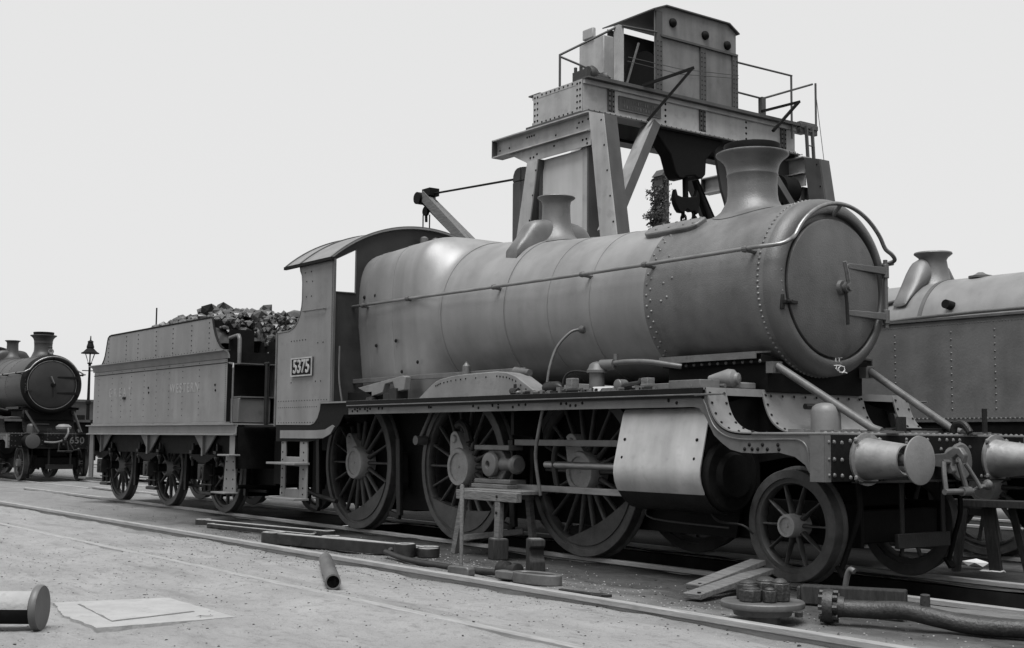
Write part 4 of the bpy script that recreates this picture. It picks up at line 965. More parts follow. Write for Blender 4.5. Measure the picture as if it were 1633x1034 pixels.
# ================================================================== BACKGROUND LOCOMOTIVES
SKIP = ('chalk_mark','number_plate','curved_feed_pipe','drain_pipe','pipe_hoop','platform_fittings','weighbar_lever','radius_rod_end','reach_rod_bracket','tool_box','smokebox_cover_plate','cover_plate_bolts','injector_pipes','crosshead_boss','drawbar_plate')
loco2 = copy_tree(loco, None, SKIP)
loco2.location = (-27.15, 1.35, -.02)
tag(loco2, 'dark steam locomotive facing the camera behind the tender, beam numbered 650', 'locomotive', 'steam locomotives in the yard')
DOORB = mat('black_door_paint', .02, .35, var=.3, scale=3)
for c in kids(loco2):
    if c.name.startswith('smokebox_door'):
        c.data = c.data.copy(); c.data.materials.clear(); c.data.materials.append(DOORB)
    if c.name.startswith('smokebox_front_ring') or c.name.startswith('buffer.'):
        c.data = c.data.copy(); c.data.materials.clear(); c.data.materials.append(BLACK)
DARK = {PAINT.name: mat('sooty_paint', .05, .45, var=.3, scale=3), PAINT2.name: mat('sooty_plate', .05, .55, var=.3, scale=3), SMOKE.name: BLACK, SBPAINT.name: mat('sooty_smokebox', .045, .5, var=.3, scale=3), BUFM.name: mat('sooty_buffer', .03, .5), PALE.name: GREASE, DROPM.name: BLACK, SHEET.name: mat('sooty_sheet', .05, .5)}
def sooty(o):
    for c in kids(o):
        for sl_ in c.material_slots:
            if sl_.material and sl_.material.name in DARK:
                nm = sl_.material.name; sl_.link = 'OBJECT'; sl_.material = DARK[nm]
        sooty(c)
sooty(loco2)
# its shining door rim, its chimney lamp, coiled hose and beam number
B().lathe([(4.612,.655),(4.63,.65),(4.63,.635),(4.612,.63)], (0,-.012,2.512), 'x', 64, closed=True).obj('door_rim', STEEL, loco2)
B().lathe([(3.34,.07),(3.46,.07),(3.50,.05),(3.53,.06),(3.55,.03),(3.58,0)], (4.30,0,0), 'z', 14).obj('chimney_lamp', GREASE, loco2)
B().lathe([(0,.0),(.02,.05),(.02,.075),(0,.08)], (4.36,0,3.42), 'x', 14).obj('lamp_lens', STEEL, loco2)
B().tube(smooth_pts([(5.62,-.45,1.0),(5.7,-.2,.99),(5.72,.0,1.05),(5.70,.12,1.22),(5.62,.14,1.36)], 5), .03, 8).obj('vacuum_hose', PALE, loco2)
B().lathe([(1.30,.0),(1.30,.12),(1.34,.19),(1.40,.2),(1.46,.12),(1.47,0)], (5.45,.08,0), 'z', 20).obj('hose_cap', PAINT2, loco2)
text_mesh('650', .24, .004, 'beam_number', PALE, loco2, Matrix.Translation((5.604, .39, 1.04)) @ FACE_X, 1.1)

tank2 = thing('tank_locomotive', 'grey side-tank locomotive with riveted tank, behind the main smokebox at the right edge', 'locomotive', (0, 3.7, 0), group='steam locomotives in the yard')
def tl(name, bm, mt, parent=None, smooth=30, bevel=0): return bm.obj(name, mt, tank2 if parent is None else parent, smooth, bevel)
zc2 = 2.33
tl('boiler', B().loft([ring(1.5, zc2, .66), ring(3.0, zc2, .665), ring(3.32, zc2, .672)]), PAINT, smooth=40)
tl('boiler', B().loft([ring(3.32, zc2, .685), ring(5.2, zc2, .685), ring(6.3, zc2, .685)]), PAINT, smooth=40)
tl('boiler_band', B().loft([ring(3.29, zc2, .66), ring(3.29, zc2, .692), ring(3.34, zc2, .692), ring(3.34, zc2, .66)], capped=False), SMOKE, smooth=40)
tl('smokebox', B().lathe([(6.3,.72),(7.4,.72),(7.46,.68),(7.46,.55),(7.5,.5),(7.55,.2),(7.56,0)], (0,0,zc2), 'x', 48), SMOKE, smooth=40)
tl('chimney', B().lathe([(2.95,.3),(3.1,.2),(3.35,.19),(3.5,.26),(3.52,.26),(3.52,.2),(3.3,.15)], (6.9,0,0), 'z', 32), SMOKE, smooth=40)
tl('firebox', B().prism([(-.62,1.4),(-.66,2.4),(-.62,2.80),(-.52,2.92),(.52,2.92),(.62,2.80),(.66,2.4),(.62,1.4)], 'x', .6, 2.3), PAINT, bevel=.08)
bx = 3.06
prof = [(3.365,.18),(3.36,.212),(3.345,.218),(3.335,.208),(3.30,.165),(3.27,.15),(3.1,.175),(2.98,.205),(2.93,.25),(2.85,.33)]
bn2 = tl('safety_valve_bonnet', B().lathe(prof, (bx,0,0), 'z', 40), SBPAINT, smooth=50)
for s in (-1, 1):
    tl('top_feed_casing', B().loft([[(bx-.05+wx*math.cos(2*pi*i/18), s*(.17+.42*f), 2.33+.66*math.cos((.17+.42*f)/.66)-.05+h*(.5+.5*math.sin(2*pi*i/18))) for i in range(18)] for f, h, wx in ((0,.36,.14),(.15,.35,.14),(.35,.28,.13),(.55,.18,.12),(.8,.10,.10),(1,.05,.09))]), SBPAINT, bn2, smooth=60)
tl('dome_ring', B().lathe([(2.985,.13),(3.01,.13),(3.015,.10),(3.03,.06),(3.05,.03),(3.05,0)], (3.75,-.12,0), 'z', 24), SMOKE)
tl('washout_hole', B().cyl((3.7,-.72,2.66), (3.7,-.55,2.64), .05, n=16), BLACK)
tl('feed_pipe', B().tube(smooth_pts([(2.2,-.75,2.55),(2.5,-.66,2.62),(2.8,-.55,2.74),(3.05,-.52,2.78)], 5), .022, 8).tube(smooth_pts([(2.5,-.85,2.47),(3.2,-.9,2.50),(4.2,-.92,2.52),(5.6,-.92,2.52)], 5), .02, 8), SMOKE, smooth=60)
tl('clack_valve', B().lathe([(2.45,.06),(2.6,.06),(2.62,.09),(2.66,.09),(2.70,.04),(2.71,0)], (2.55,-.62,0), 'z', 14).cyl((2.45,-.7,2.6),(2.65,-.6,2.62),.05,n=10), GREASE)
for s in (-1, 1):
    y0, y1 = (-1.25, -.72) if s < 0 else (.72, 1.25)
    tn = tl('side_tank', B().box(1.5, 6.0, y0, y1, 1.39, 2.435), TANKP, bevel=.02)
    tl('tank_top_angle', B().box(1.48, 6.02, s*1.25-.02, s*1.25+.02, 2.425, 2.45), PALE, tn)
    rv = B()
    for x in (2.0, 2.72, 3.43, 4.12, 4.62, 5.3):
        for k in range(12): rv.rivet((x, s*1.251, 1.5+.072*k), (0,s,0), .011)
    for k in range(130): rv.rivet((1.55+.034*k, s*1.251, 2.375), (0,s,0), .007)
    stuff(tl('tank_rivets', rv, SMOKE, tn))
    tl('tank_foot_angle', B().box(1.4, 6.3, s*1.28-.05, s*1.28+.05, 1.365, 1.392), PALE)
    rv = B()
    for k in range(90): rv.rivet((1.6+.05*k, s*1.30, 1.40), (0,s,.6), .013)
    stuff(tl('foot_rivets', rv, PALE))
    tl('valance', B().box(-1.3, 7.9, s*1.30-.01, s*1.30+.01, 1.18, 1.34), BLACK)
    tl('cab_side', B().prism([(-.9,1.36),(1.5,1.36),(1.5,3.2),(.5,3.2),(.45,2.5),(-.1,2.5),(-.15,3.2),(-.9,3.2)], 'y', s*1.24-.01, s*1.24+.01), PAINT2)
    tl('cylinder', B().lathe([(5.7,.3),(6.6,.3),(6.65,.26),(6.66,0)], (0,s*1.0,.8), 'x', 28), BLACK)
    bu2 = tl('buffer', B().lathe([(7.9,.18),(7.93,.16),(8.25,.11),(8.28,.05),(8.38,.05),(8.39,.17),(8.42,.18),(8.43,0)], (0,s*.87,1.02), 'x', 24), PAINT2)
tl('running_plate', B().box(-1.3, 7.9, -1.31, 1.31, 1.34, 1.362), BLACK)
tl('cab_front', B().box(1.48, 1.5, -1.22, 1.22, 1.4, 3.2), SMOKE)
ra2 = [(y, 1.6+math.sqrt(2.1**2-y*y)-.25) for y in span(-1.28, 1.28, 20)]
tl('cab_roof', B().prism(ra2+[(y, z-.02) for y, z in ra2[::-1]], 'x', -1.0, 1.6), PAINT2, smooth=40)
tl('bunker', B().box(-2.2, -.9, -1.24, 1.24, 1.36, 2.5), PAINT2, bevel=.02)
tl('frame_plate', B().box(-2.2, 7.8, -.63, -.60, .5, 1.34).box(-2.2, 7.8, .6, .63, .5, 1.34).box(0, 5.6, -.58, .58, .5, 1.34), BLACK)
tl('buffer_beam', B().box(7.88, 7.93, -1.3, 1.3, .85, 1.34), BLACK)
k2 = wheel_kit(.70, 14, .16, .045, .3, R(100), (-120, -60, .05))
for x in (.6, 2.4, 4.2):
    for s in (-1, 1): place_wheel(tank2, 'driving_wheel', k2, (x, s*.767, .70), s < 0)
    tl('axle', B().cyl((x,-.7,.7),(x,.7,.7), .09, n=14), GREASE)
tl('coupling_rod', B().bar((.5,-.93,.45),(4.3,-.93,.45), .05, .09), GREASE, bevel=.01)
for s in (-1, 1): place_wheel(tank2, 'pony_wheel', pk, (6.9, s*.767, RP), s < 0)

# ================================================================== GANTRY CRANE
GX0, GX1, GY0, GY1 = -6.28, -4.90, 5.0, 10.55
cr_ = thing('gantry_crane', 'riveted grey gantry crane towering behind the boiler, with winch house on top', 'crane')
def cp_(name, bm, mt, parent=None, smooth=30, bevel=0): return bm.obj(name, mt, cr_ if parent is None else parent, smooth, bevel)
def girder(name, x, sgn):
    gd = cp_(name, B().box(x-.012, x+.012, GY0, GY1, 6.90, 7.48), CRANE)
    cp_('flange', B().box(x-.17, x+.17, GY0-.01, GY1+.01, 7.48, 7.505), CRANED, gd)
    cp_('flange', B().box(x-.17, x+.17, GY0-.01, GY1+.01, 6.875, 6.90), CRANED, gd)
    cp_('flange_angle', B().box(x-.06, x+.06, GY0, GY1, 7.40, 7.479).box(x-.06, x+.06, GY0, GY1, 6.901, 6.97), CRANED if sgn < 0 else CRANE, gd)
    rv = B()
    for y in (5.64, 7.93, 10.2):
        cp_('stiffener', B().box(x+sgn*.013 if sgn > 0 else x-.055, x+.055 if sgn > 0 else x-.013, y-.07, y+.07, 6.97, 7.40).box(x+sgn*.05-.005, x+sgn*.05+.005, y-.01, y+.01, 6.97, 7.4), CRANED, gd)
        for k in range(5): rv.rivet((x+sgn*.056, y-.045, 7.0+.09*k), (sgn,0,0), .02); rv.rivet((x+sgn*.056, y+.045, 7.0+.09*k), (sgn,0,0), .02)
    for y in (6.99, 9.15):
        for k in range(4): rv.rivet((x+sgn*.013, y, 7.03+.11*k), (sgn,0,0), .026)
    for k in range(46): rv.rivet((x+sgn*.061, GY0+.1+.125*k, 6.935), (sgn,0,0), .017)
    stuff(cp_('girder_rivets', rv, BLACK, gd))
    return gd
front_g = girder('main_girder', GX1, 1); girder('main_girder', GX0, -1)
for y in (GY0, GY1):
    sg = -1 if y == GY0 else 1
    eg = cp_('end_girder', B().box(GX0+.012, GX1-.012, y-.012, y+.012, 6.90, 7.48), CRANE)
    cp_('end_angle', B().box(GX1-.16, GX1+.012, y+sg*.012-.006, y+sg*.012+.006, 6.90, 7.48).box(GX0-.012, GX0+.15, y+sg*.012-.006, y+sg*.012+.006, 6.90, 7.48).box(GX0+.15, GX1-.16, y+sg*.012-.005, y+sg*.012+.005, 7.40, 7.48).box(GX0+.15, GX1-.16, y+sg*.012-.005, y+sg*.012+.005, 6.90, 6.97), CRANE, eg)
    rv = B()
    for x in (GX0+.04, GX0+.12, GX1-.12, GX1-.04):
        for k in range(5): rv.rivet((x, y+sg*.019, 6.98+.11*k), (0,sg,0), .023)
    for k in range(8):
        rv.rivet((GX0+.25+.125*k, y+sg*.018, 7.445), (0,sg,0), .02); rv.rivet((GX0+.25+.125*k, y+sg*.018, 6.935), (0,sg,0), .02)
    stuff(cp_('end_rivets', rv, BLACK, eg))
# end carriages: long beam on each pair of legs
for y in (GY0-.02, GY1+.02):
    eb = cp_('carriage_beam', B().box(-7.40, -4.58, y-.012, y+.012, 6.50, 6.80), CRANE)
    cp_('beam_flange', B().box(-7.40, -4.58, y-.13, y+.13, 6.80, 6.822).box(-7.40, -4.58, y-.13, y+.13, 6.478, 6.50), CRANE, eb)
    cp_('beam_end', B().box(-7.41, -7.39, y-.13, y+.13, 6.478, 6.822), CRANED, eb)
    lb = cp_('tie_beam', B().box(-6.43, -4.58, y-.05, y-.03, 6.235, 6.478).prism([(-6.43,6.478),(-6.95,6.478),(-6.43,6.24)], 'y', y-.05, y-.03), CRANE)
    rv = B()
    sg = -1 if y < 7 else 1
    for x, z in ((-7.3,6.62),(-7.0,6.62),(-6.45,6.72),(-6.38,6.72),(-6.31,6.72),(-6.24,6.72),(-5.6,6.6),(-4.95,6.7),(-4.85,6.7),(-4.7,6.72),(-5.0,6.62),(-6.3,6.30),(-6.2,6.30),(-6.1,6.34),(-4.8,6.36),(-4.7,6.36),(-4.68,6.28),(-5.6,6.40)):
        rv.rivet((x, y+sg*(.013 if z > 6.48 else .052), z), (0,sg,0), .022)
    stuff(cp_('beam_rivets', rv, BLACK, eb))
    cp_('packing_block', B().box(GX0-.1, GX1+.1, y-.10, y+.10, 6.824, 6.873), CRANED)
    # splayed legs
    for xt0, xt1, xb0, xb1, inner in ((-4.58, -4.20, -3.62, -3.10, -1), (-6.33, -6.02, -7.75, -7.25, 1)):
        zt = 6.80 if inner < 0 else 6.23
        lg = cp_('leg', B().prism([(xt0,zt),(xt1,zt-.1 if inner < 0 else zt),(xb1,-.05),(xb0,-.05)], 'y', y-.10, y-.075), CRANE if y < 7 else CRANED)  # far legs take the dark paint to stand in for shadow
        w0 = -.2
        cp_('leg_flange', B().prism([(xt0-.01,zt),(xt0+.012,zt),(xb0+.012,-.05),(xb0-.01,-.05)], 'y', y-.075, y+.20), CRANED, lg)
        cp_('leg_flange', B().prism([(xt1-.012,zt-.1 if inner < 0 else zt),(xt1+.01,zt-.1 if inner < 0 else zt),(xb1+.01,-.05),(xb1-.012,-.05)], 'y', y-.075, y+.20), CRANED, lg)
        rv = B()
        for k in range(11):
            f = k/14; rv.rivet((xt1-.05+(xb1-xt1)*f, y-.101, zt-.2-6.3*f), (0,-1,0), .02)
        stuff(cp_('leg_rivets', rv, BLACK, lg))
    cp_('leg_foot', B().box(-3.75, -2.95, y-.25, y+.25, -.06, .35).box(-7.9, -7.1, y-.25, y+.25, -.06, .35), CRANED, bevel=.03)
    pn = cp_('end_panel', B().box(-6.06, -4.90, y+.06, y+.075, .3, 6.235), PANEL)
    cp_('panel_post', B().box(-4.90, -4.74, y+.03, y+.09, .3, 6.235), CRANE, pn)
    cp_('panel_post', B().box(-4.74, -4.70, y+.0, y+.35, .3, 6.235), CRANED, pn)
    cp_('panel_post', B().box(-6.10, -6.06, y+.0, y+.35, .3, 6.235), CRANED, pn)
    cp_('sill_beam', B().box(-7.4, -3.4, y-.06, y+.06, .35, .6), CRANE)
    # braces from girder soffit to legs
    sg = 1 if y < 7 else -1
    for x in (-4.55, -6.40):
        bc = cp_('knee_brace', B().bar((x-.2, y+sg*1.45, 6.87), (x+.25 if x > -5 else x-.25, y+sg*.03, 4.75), .36, .05, (0,sg,0)), CRANE if y < 7 else CRANED)  # far braces are darkened by colour for the same shadow
        cp_('brace_edge', B().bar((x-.02, y+sg*1.50, 6.87), (x+.43 if x > -5 else x-.43, y+sg*.08, 4.75), .03, .16, (0,sg,0)), CRANED, bc)
# deck, winch house
cp_('deck', B().box(GX0-.15, GX1+.17, GY0+.2, GY1, 7.506, 7.54), CRANED)
HY0, HY1, HX0, HX1 = 6.70, 8.85, -6.2, -4.86
hs = cp_('winch_house', B().box(HX1-.02, HX1, HY0, HY1, 7.54, 8.62).prism([(HY0,8.62),(HY1,8.62),(HY1,9.06),(8.62,9.20),(6.95,9.20),(HY0,9.10)], 'x', HX1-.02, HX1).box(HX0, HX0+.02, HY0, HY1, 7.54, 9.06).box(HX0+.02, HX1-.02, HY1-.02, HY1, 7.54, 9.06), HOUSE)
cp_('house_roof', B().prism([(HY0-.08,9.09),(6.95,9.225),(8.63,9.225),(HY1+.05,9.07),(HY1+.05,9.045),(8.62,9.201),(6.95,9.201),(HY0-.08,9.065)], 'x', HX0-.05, HX1+.06), CRANED, hs)
cp_('house_eave', B().box(HX1, HX1+.05, HY0+.12, HY1+.01, 8.60, 8.64), CRANED, hs)
for y in (HY0+.09, 7.93, HY1-.05):
    ps = cp_('house_post', B().box(HX1, HX1+.03, y-.075, y+.075, 7.54, 8.60 if y > HY0+.1 else 9.08), CRANED, hs)
    rv = B()
    for k in range(11): rv.rivet((HX1+.031, y-.04, 7.6+.09*k), (1,0,0), .014); rv.rivet((HX1+.031, y+.04, 7.6+.09*k), (1,0,0), .014)
    stuff(cp_('post_rivets', rv, BLACK, ps))
for y, z in ((7.15,8.93),(8.0,8.86),(8.6,8.78)): cp_('house_bolt', B().lathe([(0,.09),(.04,.08),(.08,.03),(.085,0)], (HX1,y,z), 'x', 14), BLACK, hs)
wn = cp_('winch_drum', B().cyl((-5.3, HY0+.3, 8.0), (-5.3, HY1-.3, 8.0), .3, n=24).cyl((-5.8, HY0+.3, 7.9), (-5.8, HY1-.3, 7.9), .22, n=20).lathe([(0,.45),(.06,.45)], (-5.5,HY0+.25,8.05), 'y', 32), BLACK, hs)
cp_('tall_post', B().box(-4.98, -4.84, 5.80, 5.92, 7.54, 8.62), CRANE)
cp_('control_box', B().box(-5.9, -5.2, 5.75, 6.0, 7.54, 8.52).box(-5.75, -5.45, 5.7, 5.78, 8.52, 8.72), CRANE, bevel=.02)
cp_('control_lever', B().bar((-4.8,5.95,7.52), (-4.75,6.2,8.33), .03, .03), PALE)
cp_('coil', B().lathe([(-.08,.14),(.0,.17),(.08,.14)], (-4.98,5.25,7.62), 'y', 16).lathe([(-.05,.10),(.0,.13),(.05,.10)], (-4.98,5.55,7.60), 'y', 16).box(-5.2,-4.8,5.02,5.1,7.5,7.66).cyl((-5.0,5.05,7.6),(-5.0,5.05,7.75),.03,n=8).cyl((-5.15,5.05,7.6),(-5.15,5.05,7.75),.03,n=8), RUST, smooth=60)
# handrails
for x, y, z0, z1 in ((-5.56,5.02,7.5,8.09),(-6.40,10.4,7.5,8.42),(-4.78,10.36,7.2,8.49),(-4.78,11.1,7.55,8.46)): cp_('handrail_post', B().cyl((x,y,z0),(x,y,z1),.022,n=8), CRANED)
cp_('handrail_post', B().box(-4.93,-4.83,9.55,9.66,7.5,7.93), CRANED)
for p_, q_ in (((-5.56,5.02,8.08),(-4.90,5.86,8.62)),((-5.56,5.02,8.05),(-5.0,5.75,7.66)),((-4.82,5.87,8.60),(-4.83,6.72,8.66)),((-4.82,8.86,8.486),(-4.78,10.38,8.486)),((-4.9,8.86,7.925),(-4.88,9.6,7.91)),((-4.88,9.6,7.905),(-4.86,11.1,8.46))): cp_('handrail', B().cyl(p_,q_,.021,n=8), CRANED)
cp_('cable_bracket', B().bar((-4.75,6.3,7.56),(-4.2,7.05,7.9),.05,.05).bar((-4.22,7.03,7.89),(-4.6,6.28,6.88),.06,.05), BLACK)
cp_('cable_bracket', B().bar((-4.75,9.45,7.6),(-4.5,10.28,7.88),.05,.05).bar((-4.5,10.25,7.87),(-4.6,9.6,7.2),.06,.05), BLACK)
cp_('trolley_wire', B().tube([(-4.7,5.9,8.0),(-4.7,7.2,8.02),(-4.75,8.8,8.2)],.007,5).tube([(-4.72,5.9,7.93),(-4.72,7.2,7.93),(-4.75,8.8,8.14)],.007,5), CRANED)
cp_('maker_plate', B().box(GX1+.013, GX1+.035, 5.83, 6.86, 7.06, 7.32), CRANED, front_g)
mk = B(); g5 = random.Random(5)
for row, (n_, zz) in enumerate(((15, 7.235), (13, 7.135))):
    for k in range(n_):
        y = 5.92+.86*(k+.5)/n_; 
        if g5.random() < .1: continue
        mk.box(GX1+.035, GX1+.043, y-.018, y-.008, zz-.03, zz+.03)
        if g5.random() < .7: mk.box(GX1+.035, GX1+.043, y-.008, y+.012, zz+g5.choice((-.03, 0, .02)), zz+.03 if g5.random() < .3 else zz+.03)
for z0, z1 in ((7.06,7.072),(7.308,7.32)): mk.box(GX1+.035, GX1+.045, 5.83, 6.86, z0, z1)
stuff(cp_('plate_relief', mk, PALE, front_g))
ck = B()
for P_ in ([(6.0,6.96),(5.98,6.89),(6.06,6.88),(6.09,6.91)], [(6.10,6.90),(6.16,6.89)], [(6.03,6.97),(6.07,6.93)]): ck.tube([(GX1+.064,y,z) for y,z in P_], .007, 4)
cp_('chalk_scribble', ck, CHALK)
# hoist block below the girders
cp_('hoist_block', B().prism([(6.62,6.88),(7.08,6.42),(7.20,6.10),(7.30,6.0),(7.42,6.0),(7.50,6.06),(7.72,6.10),(7.80,6.06),(7.92,6.08),(8.0,6.16),(8.02,6.45),(8.5,6.88)], 'x', -5.15, -4.85), BLACK, bevel=.03)
cp_('hoist_gusset', B().prism([(7.6,6.88),(8.45,6.72),(8.62,6.0),(8.95,5.2),(9.3,4.8),(9.75,4.2),(10.9,4.2),(10.9,6.88)], 'x', -5.1, -5.04), CRANED)
# far end: ladder and cable drum
ld = B()
for y in (10.72, 10.90): ld.bar((-4.72,y,7.5),(-4.3,y,.1),.04,.06,(1,0,0))
for k in range(24): ld.cyl((-4.71+.41*k/24.,10.72,7.4-.3*k),(-4.71+.41*k/24.,10.90,7.4-.3*k),.014,n=6)
cp_('ladder', ld, CRANED)
cp_('platform', B().box(-5.2,-4.74,10.6,11.12,7.46,7.56).box(-4.86,-4.76,10.6,11.12,7.36,7.6), CRANED, bevel=.01)
cp_('cable_drum', B().cyl((-4.8,9.9,6.1),(-4.8,10.3,6.1),.30,n=24).box(-5.0,-4.55,9.8,10.4,5.6,5.9), BLACK)
cp_('hanging_rope', B().tube([(-4.78,11.1,8.3),(-4.6,11.25,6),(-4.5,11.3,.1)],.007,5), CRANED)

hook = thing('chain_hook', 'black double crane hook with chain links hanging above the boiler', 'hook', (-5.0, 7.6, 6.05))
def hb(name, bm, mt=BLACK, **k): return bm.obj(name, mt, hook, **k)
hb('hook_rod', B().cyl((0,0,.1),(0,.01,-.35), .055, n=14))
hb('hook_body', B().prism([(-.28,-.22),(-.24,-.34),(-.12,-.36),(.0,-.35),(.14,-.33),(.24,-.30),(.28,-.17),(.33,-.26),(.34,-.42),(.30,-.55),(.30,-.62),(.24,-.66),(.20,-.60),(.1,-.62),(.0,-.58),(-.08,-.66),(-.18,-.66),(-.24,-.60),(-.30,-.50),(-.32,-.38)], 'x', -.06, .06), bevel=.02)
for s, y in ((-1,-.06),(1,.22)):
    for k in range(4):
        z = -.66-.105*k; a = .5 if k % 2 else 2.0
        c_, s_ = math.cos(a), math.sin(a)
        pts = [(.045*math.cos(t_)*c_, y+.03*k*.5+.045*math.cos(t_)*s_, z+.085*math.sin(t_)) for t_ in [2*pi*q/14 for q in range(15)]]
        hb('chain_link', B().tube(pts, .022, 6), smooth=60)

# ================================================================== JIB CRANE, LAMP, POLE, FAR BUILDING
jb = thing('jib_crane', 'small swing jib crane with round-topped post and sloping wooden jib above the cab', 'crane', (-6.88, 5.3, 0))
def jp(name, bm, mt, **k): return bm.obj(name, mt, jb, **k)
jp('post', B().box(-.25,.0,-.16,.16,-.05,6.0).prism([(-.25,6.0),(-.24,6.13),(-.19,6.22),(-.12,6.26),(0,6.27),(0,6.0)], 'y', -.16, .16), CRANED, bevel=.02)
jp('post_face', B().box(.001,.25,-.15,.15,-.05,6.0).prism([(.001,6.0),(.001,6.27),(.14,6.25),(.21,6.18),(.25,6.05),(.25,6.0)], 'y', -.15, .15), CRANED, bevel=.02)
jp('jib', B().bar((-.1,.09,3.75),(-3.62,.09,6.2),.12,.26).bar((-.1,-.09,3.75),(-3.50,-.09,6.26),.10,.2), WOOD)
jp('jib_head', B().cyl((-3.58,-.2,6.2),(-3.58,.2,6.2),.13,n=16).box(-3.5,-3.2,-.12,.12,6.22,6.38), BLACK)
jp('tie_rod', B().cyl((-.2,0,6.1),(-3.3,0,6.27),.022,n=8), BLACK)
jp('pulley', B().lathe([(-.03,.10),(0,.08),(.03,.10)], (-3.52,0,5.93), 'y', 16).tube(smooth_pts([(-3.55,0,6.15),(-3.52,0,5.95),(-3.5,0,5.7)],4),.03,6), BLACK)
jp('hoist_rope', B().cyl((-3.58,-.03,5.85),(-3.58,-.03,3.2),.014,n=6).cyl((-3.42,.03,5.85),(-3.42,.03,3.2),.014,n=6), BLACK)

lamp = thing('gas_lamp_post', 'tall gas lamp post standing between the far locomotive and the tender', 'lamp post', (-40, 8.05, 0))
def lp(name, bm, mt, **k): return bm.obj(name, mt, lamp, **k)
lp('post', B().lathe([(-.05,.16),(.5,.14),(.55,.09),(2.4,.07),(2.45,.11),(2.55,.11),(2.6,.06),(3.95,.045),(4.08,.06)], (0,0,0), 'z', 14), BLACK)
for q in range(4): lp('lantern_bar', B().cyl((.10*math.cos(q*pi/2+.4),.08*math.sin(q*pi/2+.4),4.12),(.26*math.cos(q*pi/2+.4),.26*math.sin(q*pi/2+.4),4.52),.012,n=6), BLACK)
lp('lantern_frame', B().lathe([(4.08,.10),(4.13,.10)], (0,0,0), 'z', 8).cyl((0,0,4.1),(0,0,4.52),.03,n=6), BLACK)
lp('lantern_roof', B().lathe([(4.50,.36),(4.535,.36),(4.58,.27),(4.73,.13),(4.75,.155),(4.79,.15),(4.96,.10),(4.98,.125),(5.02,.10),(5.06,.03),(5.22,.022),(5.24,0)], (0,0,0), 'z', 16), BLACK)
lp('ladder_bar', B().cyl((0,-.3,3.8),(0,.3,3.8),.02,n=6), BLACK)

pole = thing('ivy_clad_pole', 'dark square-capped pole overgrown with ivy, seen under the crane girder', 'pole', (-30, 30.35, 0))
B().box(-.28,.28,.08,.5,-.05,13.2).prism([(-.02,13.2),(.6,13.2),(.29,13.55)], 'x', -.33, .33).obj('pole', LEAF, pole)
lf = B(); lg_ = random.Random(11)
for k in range(9000):
    z = lg_.uniform(2, 13.15); f = (13.2-z)/13.2
    layer = max(0, .5+.6*math.sin(z*6.2)+.3*math.sin(z*15+1))
    y = -lg_.random()**1.5*(.22+.30*layer)*(1 if z < 12.7 else .3)+.18; x = lg_.uniform(-.45, .45)
    if z < 11.6: y += -.1
    if lg_.random() < .15: y = lg_.uniform(.3, .56)
    c_ = Vector((x, y, z)); d1 = Vector((lg_.gauss(0,1), lg_.gauss(0,1), lg_.gauss(0,.7))).normalized(); d2 = d1.orthogonal().normalized()
    s_ = lg_.uniform(.04, .09); d3 = d1.cross(d2)
    lf.add([c_-d2*s_, c_+d3*s_*.6, c_+d2*s_, c_-d3*s_*.6], [(0,1,2,3)])
stuff(lf.obj('ivy', LEAF, pole, smooth=0))
bd = thing('shed', 'low dark shed far behind the lamp post', 'building', (-70, 17, 0))
B().box(-4,4,-5,9,0,3.2).obj('wall', BRICK, bd)
B().prism([(-5.2,3.2),(9.2,3.2),(9.2,3.35),(-5.2,3.35)], 'x', -4.2, 4.2).obj('roof', CRANED, bd)
for y in (-3.5,-1,1.5,4,6.5): B().box(4.0,4.03,y-.4,y+.4,1.2,2.4).obj('window', BLACK, bd)
# ================================================================== THINGS LYING ABOUT
GI = GZ+.004
def rod_poly(Ln, w0, w1, e0, e1, n=12):
    """plan outline of a forged rod with rounded eyes at both ends"""
    P = []
    for q in range(n+1):
        a = R(120+120*q/n); P.append((e0*math.cos(a), e0*math.sin(a)))
    P += [(e0*.9, -w0/2), (Ln-e1*.9, -w1/2)]
    for q in range(n+1):
        a = R(-60*2+60+120*q/n); P.append((Ln+e1*math.cos(R(-120+240*q/n)), e1*math.sin(R(-120+240*q/n))))
    P += [(Ln-e1*.9, w1/2), (e0*.9, w0/2)]
    return P
def flat_rod(name, label, loc, rz, Ln, w0, w1, e0, e1, th, zoff=0., mt=RODM, group='forged rods taken off the engine'):
    e = thing(name, label, 'rod', (loc[0], loc[1], GI+zoff), rz, group)
    B().prism(rod_poly(Ln, w0, w1, e0, e1), 'z', 0.004, th*.93).obj('shank', mt, e, bevel=.006)
    B().prism([(x, y*.9) for x, y in rod_poly(Ln, w0, w1, e0*.96, e1*.96)], 'z', th*.93, th*.93+.004).obj('sky_sheen_face', FACEM, e)  # pale top plate: sky reflection on the rod put in as colour
    for x, r in ((0, e0), (Ln, e1)):
        B().lathe([(0, r*.45), (0, r*1.02), (th, r*1.02), (th, r*.45), (th*.6, r*.42), (th*.3, r*.42)], (x,0,0), 'z', 28, closed=True).obj('eye', mt, e, bevel=.006)
        B().lathe([(th, r*.5), (th+.003, r*.5), (th+.003, r*.92), (th, r*.92)], (x,0,0), 'z', 28, closed=True).obj('eye_sky_sheen', FACEM, e)  # the eyes get the same painted sky sheen
        B().cyl((x,0,.004),(x,0,th*.7), r*.42, n=20).obj('eye_hole_shade', BLACK, e)  # black disc standing in for the shade inside the eye hole
    B().cyl((Ln*.93,-w1*.5-.03,th*.5),(Ln*.93,-w1*.5,th*.5),.02,n=8).obj('oil_plug', PALE, e)
    return e
flat_rod('coupling_rod', 'slender coupling rod nearest the tender wheels, end resting by the rail', (-4.55,-1.95), R(9), 2.75, .09, .08, .11, .09, .08)
